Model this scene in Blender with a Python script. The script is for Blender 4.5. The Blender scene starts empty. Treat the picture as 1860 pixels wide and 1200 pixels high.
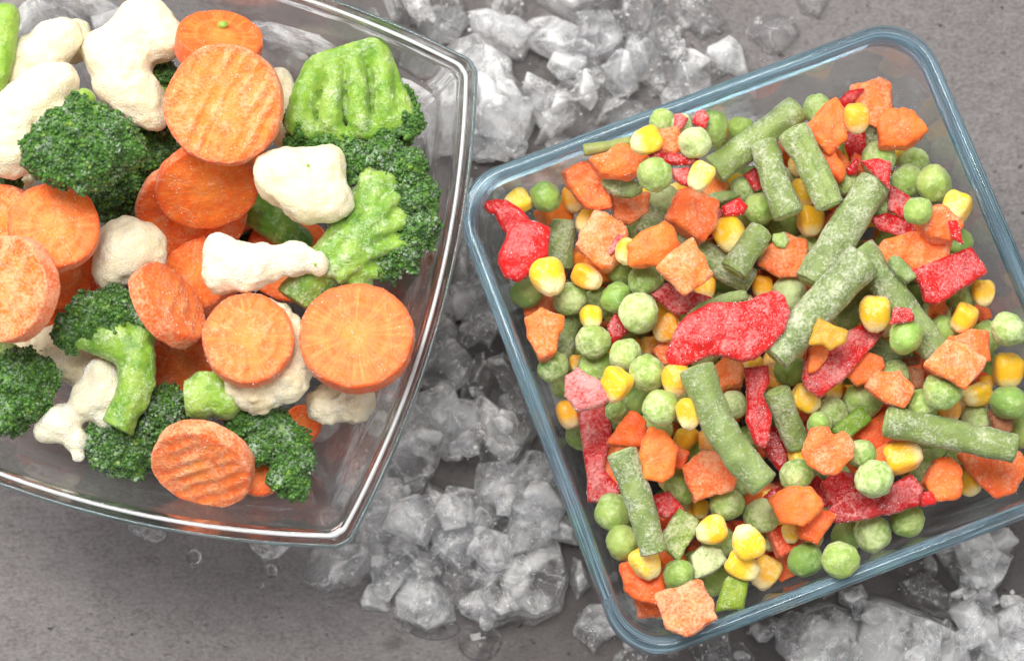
import bpy, math, random
import numpy as np
from mathutils import Matrix, Vector, Euler

random.seed(7); rng = np.random.default_rng(7)
R = math.radians
SC = bpy.context.scene
COL = SC.collection

# ---------------------------------------------------------------- camera, light, exposure
S = 0.00013                      # metres per length unit used below (one unit is about 0.13 mm)
D = 5000.0                       # camera to table, same units
TILT = R(8)
CAMP = np.array([0.0, -D*math.sin(TILT), D*math.cos(TILT)])
RC = np.array(Matrix.Rotation(TILT, 3, 'X'))

cam_d = bpy.data.cameras.new('camera'); cam = bpy.data.objects.new('camera', cam_d); COL.objects.link(cam)
cam.location = Vector(CAMP*S); cam.rotation_euler = (TILT, 0, 0)
cam_d.sensor_width = 36.0; cam_d.lens = 36.0*D/1860.0; cam_d.clip_start = 0.01; cam_d.clip_end = 20
cam_d.dof.use_dof = True; cam_d.dof.focus_distance = (D-400)*S; cam_d.dof.aperture_fstop = 16.0
SC.camera = cam

w = bpy.data.worlds.new('World'); SC.world = w; w.use_nodes = True
w.node_tree.nodes['Background'].inputs[0].default_value = (0.98, 0.98, 1.0, 1)
w.node_tree.nodes['Background'].inputs[1].default_value = 0.44

def area(name, loc, aim, size, power, color=(1, 1, 1)):
    l = bpy.data.lights.new(name, 'AREA'); l.shape = 'RECTANGLE'; l.size, l.size_y = size; l.energy = power; l.color = color
    o = bpy.data.objects.new(name, l); COL.objects.link(o); o.location = loc
    o.rotation_euler = (Vector(aim)-Vector(loc)).to_track_quat('-Z', 'Y').to_euler()
    return o
area('softbox_overhead', (-0.10, 0.35, 1.35), (0, 0.02, 0), (0.60, 0.45), 19.0, (1.0, 0.985, 0.96))
area('softbox_key', (-0.65, 0.75, 0.95), (0, 0, 0), (0.55, 0.45), 16.0, (1.0, 0.985, 0.96))
area('softbox_fill', (0.75, -0.35, 1.0), (0, 0, 0), (0.7, 0.5), 3.0, (1.0, 0.98, 0.96))

SC.view_settings.view_transform = 'Standard'; SC.view_settings.look = 'None'
SC.view_settings.exposure = -0.04; SC.view_settings.gamma = 1.0
cy = SC.cycles
cy.use_denoising = True; cy.max_bounces = 20; cy.transmission_bounces = 16; cy.glossy_bounces = 8; cy.diffuse_bounces = 4
cy.transparent_max_bounces = 16; cy.caustics_reflective = True; cy.caustics_refractive = True
cy.sample_clamp_indirect = 14.0; cy.blur_glossy = 0.3

# ---------------------------------------------------------------- picture <-> place
def unproj(px, py, z):
    d = RC @ np.array([(px-930)/D, (600-py)/D, -1.0])
    t = (z-CAMP[2])/d[2]
    return CAMP+t*d, t/D

def proj(P):
    q = (np.asarray(P)-CAMP) @ RC
    return 930+D*q[..., 0]/(-q[..., 2]), 600-D*q[..., 1]/(-q[..., 2])

# ---------------------------------------------------------------- numpy noise and surfaces
_perm = np.random.default_rng(3).permutation(256); _perm = np.concatenate([_perm, _perm, _perm])
_grad = np.random.default_rng(4).normal(size=(256, 3)); _grad /= np.linalg.norm(_grad, axis=1)[:, None]
def noise(P):
    P = np.asarray(P, float); i = np.floor(P).astype(int); f = P-i; i &= 255
    u = f*f*f*(f*(f*6-15)+10); out = 0
    for dx in (0, 1):
        wx = u[..., 0] if dx else 1-u[..., 0]
        for dy in (0, 1):
            wy = u[..., 1] if dy else 1-u[..., 1]
            for dz in (0, 1):
                wz = u[..., 2] if dz else 1-u[..., 2]
                g = _grad[_perm[_perm[_perm[i[..., 0]+dx]+i[..., 1]+dy]+i[..., 2]+dz]]
                out = out+wx*wy*wz*(g[..., 0]*(f[..., 0]-dx)+g[..., 1]*(f[..., 1]-dy)+g[..., 2]*(f[..., 2]-dz))
    return out*1.5

def nets(f, org, h):
    s = f < 0
    c = sum(s[a:s.shape[0]-1+a, b:s.shape[1]-1+b, d:s.shape[2]-1+d].astype(np.int8) for a in (0, 1) for b in (0, 1) for d in (0, 1))
    act = (c > 0) & (c < 8); ijk = np.argwhere(act); n = len(ijk)
    idx = -np.ones(act.shape, int); idx[act] = np.arange(n)
    acc = np.zeros((n, 3)); cnt = np.zeros(n)
    cs = [(a, b, d) for a in (0, 1) for b in (0, 1) for d in (0, 1)]
    for A in cs:
        for ax in range(3):
            if A[ax]: continue
            B = list(A); B[ax] = 1
            fa = f[tuple((ijk+A).T)]; fb = f[tuple((ijk+B).T)]; x = (fa < 0) != (fb < 0)
            t = np.where(x, fa/np.where(x, fa-fb, 1), 0)
            p = np.array(A, float)[None]+t[:, None]*(np.array(B)-np.array(A))[None]
            acc += p*x[:, None]; cnt += x
    V = (ijk+acc/cnt[:, None])*h+np.asarray(org)
    F = []
    for ax in range(3):
        a1, a2 = (ax+1) % 3, (ax+2) % 3
        lo = [slice(None)]*3; hi = [slice(None)]*3
        lo[ax] = slice(0, -1); hi[ax] = slice(1, None)
        for a in (a1, a2): lo[a] = slice(1, -1); hi[a] = slice(1, -1)
        e = np.argwhere(s[tuple(lo)] != s[tuple(hi)])
        e[:, a1] += 1; e[:, a2] += 1
        ins = s[tuple(e.T)]
        q = []
        for o1, o2 in ((-1, -1), (0, -1), (0, 0), (-1, 0)):
            cell = e.copy(); cell[:, a1] += o1; cell[:, a2] += o2
            q.append(idx[tuple(cell.T)])
        q = np.stack(q, 1); q[~ins] = q[~ins][:, ::-1]
        F.append(q)
    return V, np.concatenate(F)

def grid(lo, hi, h):
    lo = np.array(lo, float)-3*h; hi = np.array(hi, float)+3*h
    n = np.ceil((hi-lo)/h).astype(int)+1
    G = np.stack(np.meshgrid(*[lo[k]+h*np.arange(n[k]) for k in range(3)], indexing='ij'), -1)
    return G, lo

def blob_sdf(G, balls, k):
    acc = 0
    for x, y, z, r in balls:
        d = np.sqrt((G[..., 0]-x)**2+(G[..., 1]-y)**2+(G[..., 2]-z)**2)-r
        acc = acc+np.exp(np.clip(-d/k, -60, 60))
    return -k*np.log(acc+1e-30)

def chain(pts):
    out = []
    for a, b in zip(pts[:-1], pts[1:]):
        a, b = np.array(a, float), np.array(b, float)
        n = max(1, int(np.linalg.norm(b[:3]-a[:3])/(0.45*min(a[3], b[3]))))
        out += [tuple(a+(b-a)*i/n) for i in range(n)]
    return out+[tuple(map(float, pts[-1]))]

def blob_mesh(balls, h=4.5, k=5.0, amp=((3.0, 22.0), (1.2, 8.0)), seed=0, lumps=None, cuts=()):
    B = np.array(balls); G, lo = grid((B[:, :3]-B[:, 3:]).min(0)-5, (B[:, :3]+B[:, 3:]).max(0)+5, h)
    f = blob_sdf(G, balls, k)
    near = np.abs(f) < h+1.1*sum(a[0] for a in amp)+(lumps[0]*1.6 if lumps else 0)
    Q = G[near]; d = 0
    for a, wl in amp: d = d+a*noise(Q/wl+seed*7.3)
    if lumps:
        a, wl = lumps; d = d-a*np.abs(noise(Q/wl+seed*3.1))*2+a*0.5
    f[near] += d
    for x, y, nx, ny in cuts:
        l = math.hypot(nx, ny); f = np.maximum(f, ((G[..., 0]-x)*nx+(G[..., 1]-y)*ny)/l+0.8*noise(G/14+seed))
    return nets(f, lo, h)

def poly_sdf(X, Y, poly):
    P = np.array(poly, float); d = np.full(X.shape, 1e18); sg = np.ones(X.shape)
    for i in range(len(P)):
        a, b = P[i], P[i-1]; e = b-a; wx, wy = X-a[0], Y-a[1]
        t = np.clip((wx*e[0]+wy*e[1])/(e@e+1e-9), 0, 1)
        d = np.minimum(d, (wx-e[0]*t)**2+(wy-e[1]*t)**2)
        c1, c2, c3 = Y >= a[1], Y < b[1], e[0]*wy > e[1]*wx
        flip = (c1 & c2 & c3) | (~c1 & ~c2 & ~c3)
        sg[flip] *= -1
    return sg*np.sqrt(d)

def slab_mesh(poly, t, h=3.5, r=8, bend=(0, 0, 0), lean=(0, 0), taper=0.0, amp=((2.0, 18.0),), seed=0, top=None):
    """outline (y up) given thickness t; bend = quadratic curl, lean = slant of the side faces, top = extra cutting planes"""
    P = np.array(poly, float); mx = np.abs(P).max(0)
    bx, by, bxy = bend
    zz = abs(bx)*mx[0]**2+abs(by)*mx[1]**2+abs(bxy)*mx[0]*mx[1]
    ex = np.array(lean)*t
    G, lo = grid((P[:, 0].min()-abs(ex[0])-4, P[:, 1].min()-abs(ex[1])-4, -t/2-zz-4), (P[:, 0].max()+abs(ex[0])+4, P[:, 1].max()+abs(ex[1])+4, t/2+zz+4), h)
    X, Y, Z = G[..., 0], G[..., 1], G[..., 2]
    Z2 = Z-(bx*X*X+by*Y*Y+bxy*X*Y)+0.35*zz
    d2 = poly_sdf(X-lean[0]*(Z2-t/2), Y-lean[1]*(Z2-t/2), poly)+taper*(Z2+t/2)
    wz = np.abs(Z2)-t/2
    a, b = d2+r, wz+r
    f = np.sqrt(np.maximum(a, 0)**2+np.maximum(b, 0)**2)+np.minimum(np.maximum(a, b), 0)-r
    for nx, ny, nz, c in (top or ()): f = np.maximum(f, nx*X+ny*Y+nz*Z-c)
    near = np.abs(f) < 4+1.3*sum(a[0] for a in amp)+h; Q = G[near]; d = 0
    for am, wl in amp: d = d+am*noise(Q/wl+seed*5.7)
    f[near] += d
    return nets(f, lo, h)

# ---------------------------------------------------------------- scene objects
def mesh(name, V, F, mat, attrs=None, smooth=True):
    me = bpy.data.meshes.new(name)
    me.from_pydata(np.asarray(V).tolist(), [], F.tolist() if hasattr(F, 'tolist') else F)
    me.polygons.foreach_set('use_smooth', np.full(len(me.polygons), smooth))
    for k, v in (attrs or {}).items():
        me.attributes.new(k, 'FLOAT', 'POINT').data.foreach_set('value', np.asarray(v, np.float32))
    if mat: me.materials.append(mat)
    me.update(); return me

def link(name, data, parent=None, M=None, color=None, **props):
    o = bpy.data.objects.new(name, data); COL.objects.link(o)
    if parent is not None: o.parent = parent
    if M is not None: o.matrix_local = M
    if color is not None: o.color = color
    for k, v in props.items():
        if v is not None: o[k] = v
    return o

# ---------------------------------------------------------------- materials
def new_mat(name):
    m = bpy.data.materials.new(name); m.use_nodes = True; m.node_tree.nodes.clear(); return m, m.node_tree
def nd(nt, typ, ins=None, **pr):
    n = nt.nodes.new('ShaderNode'+typ)
    for k, v in pr.items(): setattr(n, k, v)
    for k, v in (ins or {}).items():
        s = n.inputs[k]
        if isinstance(v, bpy.types.NodeSocket): nt.links.new(v, s)
        else: s.default_value = v
    return n
def mth(nt, op, a, b=0.0, c=0.0, clamp=False):
    return nd(nt, 'Math', {0: a, 1: b, 2: c}, operation=op, use_clamp=clamp).outputs[0]
def mix(nt, f, a, b, blend='MIX'):
    n = nd(nt, 'Mix', None, data_type='RGBA', blend_type=blend, clamp_factor=True)
    for i, v in ((0, f), (6, a), (7, b)):
        if isinstance(v, bpy.types.NodeSocket): nt.links.new(v, n.inputs[i])
        else: n.inputs[i].default_value = v if i == 0 else (*v, 1)[:4]
    return n.outputs[2]
def nse(nt, co, scale, detail=2, rough=0.5, **k):
    return nd(nt, 'TexNoise', {'Vector': co, 'Scale': scale, 'Detail': detail, 'Roughness': rough, **k}).outputs[0]
def rng_(nt, v, a, b, lo=0.0, hi=1.0):
    return nd(nt, 'MapRange', {0: v, 1: a, 2: b, 3: lo, 4: hi}, clamp=True).outputs[0]
def coords(nt):
    co = nd(nt, 'TexCoord').outputs['Object']; ob = nd(nt, 'ObjectInfo')
    r = ob.outputs['Random']
    off = nd(nt, 'CombineXYZ', {0: mth(nt, 'MULTIPLY', r, 731.0), 1: mth(nt, 'MULTIPLY', r, 1237.0), 2: mth(nt, 'MULTIPLY', r, 389.0)}).outputs[0]
    p = nd(nt, 'VectorMath', {0: co, 1: off}, operation='ADD').outputs[0]
    cc = nd(nt, 'SeparateColor', {0: ob.outputs['Color']}).outputs
    return co, p, cc[0], cc[1], cc[2]

def frosty(name, c0, c1, frost, rough=0.45, sss=0.25, rad=(1, .5, .25), fine=0.26, special=None, gain=1.0, bump=0.5, sheen=0.12, basescale=0.035, veil=0.0):
    m, nt = new_mat(name)
    co, p, tone, fr, hue = coords(nt)
    n1 = nse(nt, p, basescale, 3, 0.6)
    t = mth(nt, 'ADD', mth(nt, 'MULTIPLY_ADD', n1, 2.2, -1.1), tone, clamp=True)
    base = mix(nt, t, c0, c1)
    if special: base = special(nt, co, p, base)
    base = nd(nt, 'HueSaturation', {'Hue': mth(nt, 'MULTIPLY_ADD', hue, 0.10, 0.45), 'Color': base}).outputs[0]
    nf = nse(nt, p, fine, 2, 0.7); nm = nse(nt, p, 0.028, 4, 0.65)
    a = mth(nt, 'MULTIPLY_ADD', nf, 3.6, -1.8); b = mth(nt, 'MULTIPLY_ADD', nm, 4.2, -2.1)
    s = mth(nt, 'ADD', mth(nt, 'ADD', a, b), mth(nt, 'MULTIPLY_ADD', fr, 2.4, -1.45))
    if special is sp_slice: s = mth(nt, 'ADD', s, mth(nt, 'MULTIPLY', attr(nt, 'ridge'), 0.55)); s = mth(nt, 'ADD', s, rng_(nt, attr(nt, 'rad'), 0.96, 0.99, 0.0, 0.40))
    mask = mth(nt, 'MULTIPLY', rng_(nt, s, -0.3, 1.1, veil, 1.0), 0.85*gain)
    col = mix(nt, mask, base, frost)
    ro = rng_(nt, mask, 0, 0.8, rough, 0.8)
    h = mth(nt, 'MULTIPLY_ADD', nf, 0.7, mth(nt, 'MULTIPLY', mask, 0.7))
    bp = nd(nt, 'Bump', {'Strength': bump, 'Distance': 4.0*S, 'Height': h}).outputs[0]
    b = nd(nt, 'BsdfPrincipled', {'Base Color': col, 'Roughness': ro, 'Subsurface Weight': sss, 'Subsurface Radius': tuple(x*14*S for x in rad),
        'Subsurface Scale': 1.0, 'Sheen Weight': sheen, 'Sheen Roughness': 0.6, 'Normal': bp, 'IOR': 1.4})
    o = nd(nt, 'OutputMaterial', {0: b.outputs[0]})
    return m
def attr(nt, n): return nd(nt, 'Attribute', None, attribute_name=n).outputs['Fac']
def sp_slice(nt, co, p, base):
    r = mth(nt, 'ADD', attr(nt, 'rad'), mth(nt, 'MULTIPLY_ADD', nse(nt, p, 0.03, 3), 0.22, -0.11))
    xy = nd(nt, 'VectorMath', {0: co, 1: (1, 1, 0)}, operation='MULTIPLY').outputs[0]; dr = nd(nt, 'VectorMath', {0: xy}, operation='NORMALIZE').outputs[0]
    ray = nse(nt, nd(nt, 'VectorMath', {0: dr, 1: p}, operation='MULTIPLY_ADD').outputs[0] if False else nd(nt, 'VectorMath', {0: nd(nt, 'VectorMath', {0: dr, 'Scale': 9.0}, operation='SCALE').outputs[0], 1: nd(nt, 'VectorMath', {0: p, 'Scale': 0.008}, operation='SCALE').outputs[0]}, operation='ADD').outputs[0], 1.0, 3, 0.6)
    base = mix(nt, mth(nt, 'MULTIPLY', rng_(nt, ray, 0.48, 0.70), rng_(nt, r, 0.12, 0.4, 0, 0.5)), base, (0.98, 0.36, 0.06))
    core = rng_(nt, r, 0.20, 0.45, 1.0, 0.0)
    ring = mth(nt, 'MULTIPLY', rng_(nt, r, 0.50, 0.56), rng_(nt, r, 0.58, 0.66, 1.0, 0.0))
    base = mix(nt, mth(nt, 'MULTIPLY', core, 0.55), base, (0.97, 0.32, 0.05))
    base = mix(nt, mth(nt, 'MULTIPLY', ring, 0.18), base, (0.95, 0.45, 0.12))
    return mix(nt, rng_(nt, r, 0.86, 0.97), base, (0.84, 0.115, 0.008))
def sp_corn(nt, co, p, base):
    return mix(nt, rng_(nt, attr(nt, 'tip'), 0.15, 0.75), base, (0.93, 0.74, 0.36))
def sp_pea(nt, co, p, base):
    return mix(nt, rng_(nt, nse(nt, p, 0.012, 1), 0.52, 0.68, 0, 0.5), base, (0.42, 0.50, 0.13))
def sp_caul(nt, co, p, base):
    v = nse(nt, p, 0.10, 2); base = mix(nt, rng_(nt, v, 0.73, 0.76, 0, 0.55), base, (0.45, 0.55, 0.14))
    return base
def sp_crown(nt, co, p, base):
    v = nse(nt, p, 0.11, 2, 0.6)
    base = mix(nt, rng_(nt, v, 0.47, 0.68), base, (0.09, 0.235, 0.012))
    return mix(nt, rng_(nt, nse(nt, p, 0.05, 2), 0.60, 0.76, 0, 0.6), base, (0.30, 0.46, 0.06))
def sp_stalk(nt, co, p, base):
    return mix(nt, rng_(nt, nse(nt, p, 0.02, 2), 0.45, 0.65, 0, 0.7), base, (0.33, 0.47, 0.075))
def sp_bean(nt, co, p, base):
    return mix(nt, rng_(nt, nse(nt, p, 0.018, 3), 0.50, 0.68, 0, 0.55), base, (0.30, 0.40, 0.12))

M_slice = frosty('carrot_slice_skin', (0.87, 0.110, 0.004), (0.98, 0.20, 0.010), (1.0, 0.58, 0.33), 0.40, 0.30, (1, .35, .12), 0.17, sp_slice, 0.66, 0.6, veil=0.03)
M_carrot = frosty('carrot_flesh', (0.88, 0.105, 0.005), (0.98, 0.21, 0.014), (1.0, 0.60, 0.36), 0.40, 0.30, (1, .35, .12), 0.18, None, 0.74, 0.6, veil=0.05)
M_pepper = frosty('red_pepper_skin', (0.36, 0.003, 0.003), (0.66, 0.010, 0.008), (0.92, 0.52, 0.48), 0.18, 0.15, (1, .2, .15), 0.18, None, 0.62, 0.45)
M_pea = frosty('pea_skin', (0.115, 0.25, 0.010), (0.25, 0.42, 0.030), (0.72, 0.79, 0.44), 0.33, 0.30, (.7, 1, .3), 0.13, sp_pea, 0.85, 0.4, veil=0.20)
M_corn = frosty('corn_skin', (0.95, 0.45, 0.012), (0.98, 0.60, 0.035), (0.97, 0.82, 0.50), 0.28, 0.35, (1, .6, .2), 0.15, sp_corn, 0.75, 0.35)
M_bean = frosty('bean_skin', (0.085, 0.145, 0.012), (0.20, 0.29, 0.030), (0.66, 0.68, 0.50), 0.38, 0.20, (.7, 1, .3), 0.17, sp_bean, 0.92, 0.6, veil=0.13)
M_beancut = frosty('bean_flesh', (0.30, 0.45, 0.08), (0.44, 0.58, 0.17), (0.78, 0.84, 0.60), 0.4, 0.3, (.7, 1, .3), 0.17, None, 0.8, 0.6)
M_green = frosty('green_pepper_skin', (0.16, 0.26, 0.010), (0.31, 0.38, 0.025), (0.72, 0.74, 0.46), 0.33, 0.25, (.7, 1, .3), 0.17, None, 0.85, 0.5)
M_olive = frosty('yellow_pepper_skin', (0.52, 0.25, 0.012), (0.66, 0.37, 0.025), (0.86, 0.68, 0.36), 0.33, 0.35, (1, .7, .3), 0.17, None, 0.8, 0.5)
M_brown = frosty('brown_flesh', (0.18, 0.05, 0.012), (0.35, 0.12, 0.03), (0.6, 0.4, 0.28), 0.42, 0.2, (1, .5, .2), 0.17, None, 0.7, 0.6)
M_caul = frosty('cauliflower_flesh', (0.82, 0.69, 0.42), (0.91, 0.82, 0.60), (0.97, 0.95, 0.88), 0.36, 0.45, (1, .8, .45), 0.24, sp_caul, 0.85, 0.75, 0.12, 0.018)
M_crown = frosty('broccoli_buds', (0.014, 0.060, 0.004), (0.042, 0.135, 0.008), (0.70, 0.78, 0.68), 0.40, 0.12, (.6, 1, .3), 0.12, sp_crown, 0.75, 0.5)
M_stalk = frosty('broccoli_stalk', (0.08, 0.215, 0.010), (0.24, 0.41, 0.035), (0.72, 0.82, 0.56), 0.33, 0.30, (.7, 1, .25), 0.16, sp_stalk, 0.75, 0.6)
m_, nt_ = new_mat('frost_grain'); b_ = nd(nt_, 'BsdfPrincipled', {'Base Color': (0.94, 0.945, 0.95, 1), 'Roughness': 0.4, 'IOR': 1.31})
nd(nt_, 'OutputMaterial', {0: b_.outputs[0]}); M_frost = m_

def glass_mat(name, dens, acol, ior=1.5, rough=0.0, thin=0.45):
    m, nt = new_mat(name)
    g = nd(nt, 'BsdfGlass', {'Color': (1, 1, 1, 1), 'Roughness': rough, 'IOR': ior})
    v = nd(nt, 'VolumeAbsorption', {'Color': (*acol, 1), 'Density': dens})
    t = nd(nt, 'BsdfTransparent', {'Color': (0.985, 0.99, 0.99, 1)})
    x = nd(nt, 'MixShader', {0: thin, 1: g.outputs[0], 2: t.outputs[0]})
    nd(nt, 'OutputMaterial', {0: x.outputs[0], 1: v.outputs[0]}); return m
M_clear = glass_mat('clear_glass', 1.5, (0.35, 0.62, 0.62), thin=0.15)
M_blue = glass_mat('blue_tinted_glass', 6.0, (0.06, 0.58, 0.80))
M_water = glass_mat('meltwater', 0.0, (1, 1, 1), 1.33, 0.0, 0.3)

def ice_mat(name, lo, hi, rough):
    m, nt = new_mat(name)
    co, p, tone, fr, hue = coords(nt)
    nb = nse(nt, p, 0.011, 3, 0.5, Distortion=1.0); nf = nse(nt, p, 0.05, 2, 0.5, Distortion=0.6); nc = nse(nt, p, 0.022, 3, 0.55, Distortion=1.6)
    crack = rng_(nt, mth(nt, 'ABSOLUTE', mth(nt, 'SUBTRACT', nc, 0.5)), 0.0, 0.012, 0.5, 0.0)
    v = mth(nt, 'ADD', mth(nt, 'ADD', nb, mth(nt, 'MULTIPLY_ADD', nf, 0.30, -0.15)), mth(nt, 'MULTIPLY_ADD', fr, 0.36, -0.20))
    edge = rng_(nt, nd(nt, 'NewGeometry').outputs['Pointiness'], 0.525, 0.60, 0.0, 0.50)
    k = mth(nt, 'ADD', mth(nt, 'ADD', rng_(nt, v, 0.40, 0.66, lo, hi), crack), edge, clamp=True)
    h = mth(nt, 'ADD', nf, mth(nt, 'MULTIPLY', nc, 1.2))
    bp = nd(nt, 'Bump', {'Strength': 0.35, 'Distance': 8.0*S, 'Height': h}).outputs[0]
    g = nd(nt, 'BsdfGlass', {'Color': (0.99, 0.993, 1.0, 1), 'Roughness': rng_(nt, nf, 0.35, 0.65, rough*0.3, rough*1.7), 'IOR': 1.31, 'Normal': bp})
    pr = nd(nt, 'BsdfPrincipled', {'Base Color': (0.975, 0.97, 0.97, 1), 'Roughness': 0.1, 'IOR': 1.31, 'Normal': bp, 'Subsurface Weight': 0.9, 'Subsurface Radius': (34*S, 36*S, 38*S), 'Subsurface Scale': 1.0})
    tr = nd(nt, 'BsdfTranslucent', {'Color': (0.97, 0.965, 0.965, 1)})
    m1 = nd(nt, 'MixShader', {0: 0.12, 1: pr.outputs[0], 2: tr.outputs[0]})
    tp = nd(nt, 'BsdfTransparent', {'Color': (0.985, 0.99, 1.0, 1)})
    gc = nd(nt, 'MixShader', {0: 0.25, 1: g.outputs[0], 2: tp.outputs[0]})
    m2 = nd(nt, 'MixShader', {0: k, 1: gc.outputs[0], 2: m1.outputs[0]})
    nd(nt, 'OutputMaterial', {0: m2.outputs[0]}); return m
M_ice = ice_mat('cloudy_ice', 0.06, 0.62, 0.02)
def rim_mat(name, col, lo, hi, dark=0.3):
    m, nt = new_mat(name)
    v = nd(nt, 'CombineXYZ', {0: mth(nt, 'MULTIPLY', attr(nt, 'cross'), 9.0), 1: mth(nt, 'MULTIPLY', attr(nt, 'arc'), 0.0035)}).outputs[0]
    n = nse(nt, v, 1.0, 4, 0.7, Distortion=0.4)
    g = nd(nt, 'BsdfGlass', {'Color': (*[c**.35 for c in col], 1), 'Roughness': 0.02, 'IOR': 1.5})
    n2 = nse(nt, nd(nt, 'VectorMath', {0: v, 1: (1.6, 1.0, 5.0)}, operation='MULTIPLY').outputs[0], 1.3, 3, 0.6)
    cc = mix(nt, rng_(nt, n2, 0.40, 0.56), tuple(c*dark for c in col), tuple(min(1, c*1.15) for c in col))  # pale and dark streaks painted in for reflections and refraction along the rim
    p = nd(nt, 'BsdfPrincipled', {'Base Color': cc, 'Roughness': 0.06, 'IOR': 1.5, 'Specular IOR Level': 0.9, 'Coat Weight': 0.6, 'Coat Roughness': 0.02})
    t = nd(nt, 'BsdfTranslucent', {'Color': (*col, 1)})
    a = nd(nt, 'MixShader', {0: 0.35, 1: p.outputs[0], 2: t.outputs[0]})
    b = nd(nt, 'MixShader', {0: rng_(nt, n, 0.38, 0.58, lo, hi), 1: g.outputs[0], 2: a.outputs[0]})
    nd(nt, 'OutputMaterial', {0: b.outputs[0]}); return m
M_rimblue = rim_mat('tinted_rim_glass', (0.38, 0.58, 0.70), 0.02, 0.45)
M_glint = rim_mat('painted_glint_strip', (0.86, 0.88, 0.88), 0.45, 0.85, 0.8)  # whitish colour painted as the overhead light's reflection on the bowl rim
M_rimclear = rim_mat('clear_rim_glass', (0.60, 0.76, 0.78), 0.05, 0.4)

def stone_mat():
    m, nt = new_mat('grey_stone')
    co = nd(nt, 'TexCoord').outputs['Object']
    st = nd(nt, 'Mapping', {'Vector': co, 'Scale': (0.72, 1.0, 1.0), 'Rotation': (0, 0, R(-4))}).outputs[0]
    a = nse(nt, co, 0.0065, 6, 0.68); b = nse(nt, st, 0.035, 5, 0.7); c = nse(nt, st, 0.16, 4, 0.7)
    col = mix(nt, rng_(nt, a, 0.3, 0.7), (0.142, 0.129, 0.128), (0.215, 0.199, 0.198))
    col = mix(nt, rng_(nt, b, 0.30, 0.72), (0.100, 0.088, 0.087), col)
    col = mix(nt, rng_(nt, c, 0.40, 0.68, 0.0, 0.60), col, (0.27, 0.252, 0.25))
    pit = rng_(nt, nse(nt, st, 0.050, 3, 0.6), 0.66, 0.74)
    col = mix(nt, mth(nt, 'MULTIPLY', pit, 0.7), col, (0.055, 0.05, 0.051))
    spk = rng_(nt, nse(nt, st, 0.085, 2, 0.55), 0.67, 0.72)
    col = mix(nt, mth(nt, 'MULTIPLY', spk, 0.55), col, (0.062, 0.055, 0.056))
    col = mix(nt, rng_(nt, nse(nt, st, 0.055, 4, 0.8), 0.30, 0.46, 0.5, 0.0), col, (0.080, 0.071, 0.071))
    sc_ = nd(nt, 'Mapping', {'Vector': co, 'Scale': (0.0035, 0.33, 1.0), 'Rotation': (0, 0, R(-38))}).outputs[0]
    scr = mth(nt, 'MULTIPLY', rng_(nt, nse(nt, sc_, 1.0, 2, 0.5), 0.70, 0.74), rng_(nt, a, 0.5, 0.62))
    col = mix(nt, mth(nt, 'MULTIPLY', scr, 0.5), col, (0.36, 0.34, 0.335))
    blot = rng_(nt, nse(nt, st, 0.022, 5, 0.75), 0.60, 0.70)
    col = mix(nt, mth(nt, 'MULTIPLY', blot, 0.45), col, (0.070, 0.062, 0.062))
    # damp stone along the band where the ice has melted
    sx = nd(nt, 'SeparateXYZ', {0: co}).outputs
    band = mth(nt, 'SUBTRACT', 1.0, mth(nt, 'DIVIDE', mth(nt, 'ABSOLUTE', mth(nt, 'ADD', mth(nt, 'MULTIPLY', sx[0], 0.95), mth(nt, 'MULTIPLY_ADD', sx[1], 0.32, 30.0))), 400.0))
    east = mth(nt, 'DIVIDE', mth(nt, 'SUBTRACT', mth(nt, 'ADD', mth(nt, 'MULTIPLY', sx[0], 0.55), mth(nt, 'MULTIPLY', sx[1], -1.0)), 540.0), 300.0)
    dm = mth(nt, 'MAXIMUM', band, east)
    wet = rng_(nt, mth(nt, 'ADD', mth(nt, 'MINIMUM', dm, 0.75), mth(nt, 'MULTIPLY_ADD', nse(nt, co, 0.013, 5, 0.65), 2.0, -1.0)), 0.20, 0.42)
    col = mix(nt, mth(nt, 'MULTIPLY', wet, 0.72), col, (0.060, 0.050, 0.047))
    h = mth(nt, 'ADD', mth(nt, 'MULTIPLY', b, 1.0), mth(nt, 'MULTIPLY_ADD', c, 0.5, mth(nt, 'MULTIPLY', pit, -0.8)))
    bp = nd(nt, 'Bump', {'Strength': 1.0, 'Distance': 7.0*S, 'Height': h}).outputs[0]
    p = nd(nt, 'BsdfPrincipled', {'Base Color': col, 'Roughness': rng_(nt, wet, 0, 1, 0.6, 0.28), 'Normal': bp})
    nd(nt, 'OutputMaterial', {0: p.outputs[0]}); return m
M_stone = stone_mat()
# ---------------------------------------------------------------- table
SM = Matrix.Diagonal((S, S, S, 1))
tw, td, th = 3800, 3000, 150
tv = [(x, y, z) for z in (-th, 0) for x, y in ((-tw, -td), (tw, -td), (tw, td), (-tw, td))]
tf = [(0, 3, 2, 1), (4, 5, 6, 7), (0, 1, 5, 4), (1, 2, 6, 5), (2, 3, 7, 6), (3, 0, 4, 7)]
link('stone_tabletop', mesh('stone_tabletop', tv, tf, M_stone, smooth=False), M=SM, kind='structure')

# ---------------------------------------------------------------- glass dishes
def loft(path, prof):
    """path(u, d) -> point at offset d inside the rim; prof = [(d, z)] closed outside over the rim to inside; caps at both ends"""
    n = len(path(0)); V = []; F = []
    for d, z in prof:
        P = path(d); V += [(x, y, z) for x, y in P]
    for i in range(len(prof)-1):
        for j in range(n):
            a, b = i*n+j, i*n+(j+1) % n
            F.append((a, b, b+n, a+n))
    c0 = len(V); V.append((*np.mean(path(prof[0][0]), 0), prof[0][1]))
    V.append((*np.mean(path(prof[-1][0]), 0), prof[-1][1])); m = (len(prof)-1)*n
    for j in range(n):
        F.append((c0, (j+1) % n, j)); F.append((c0+1, m+j, m+(j+1) % n))
    return np.array(V, float), F

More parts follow.
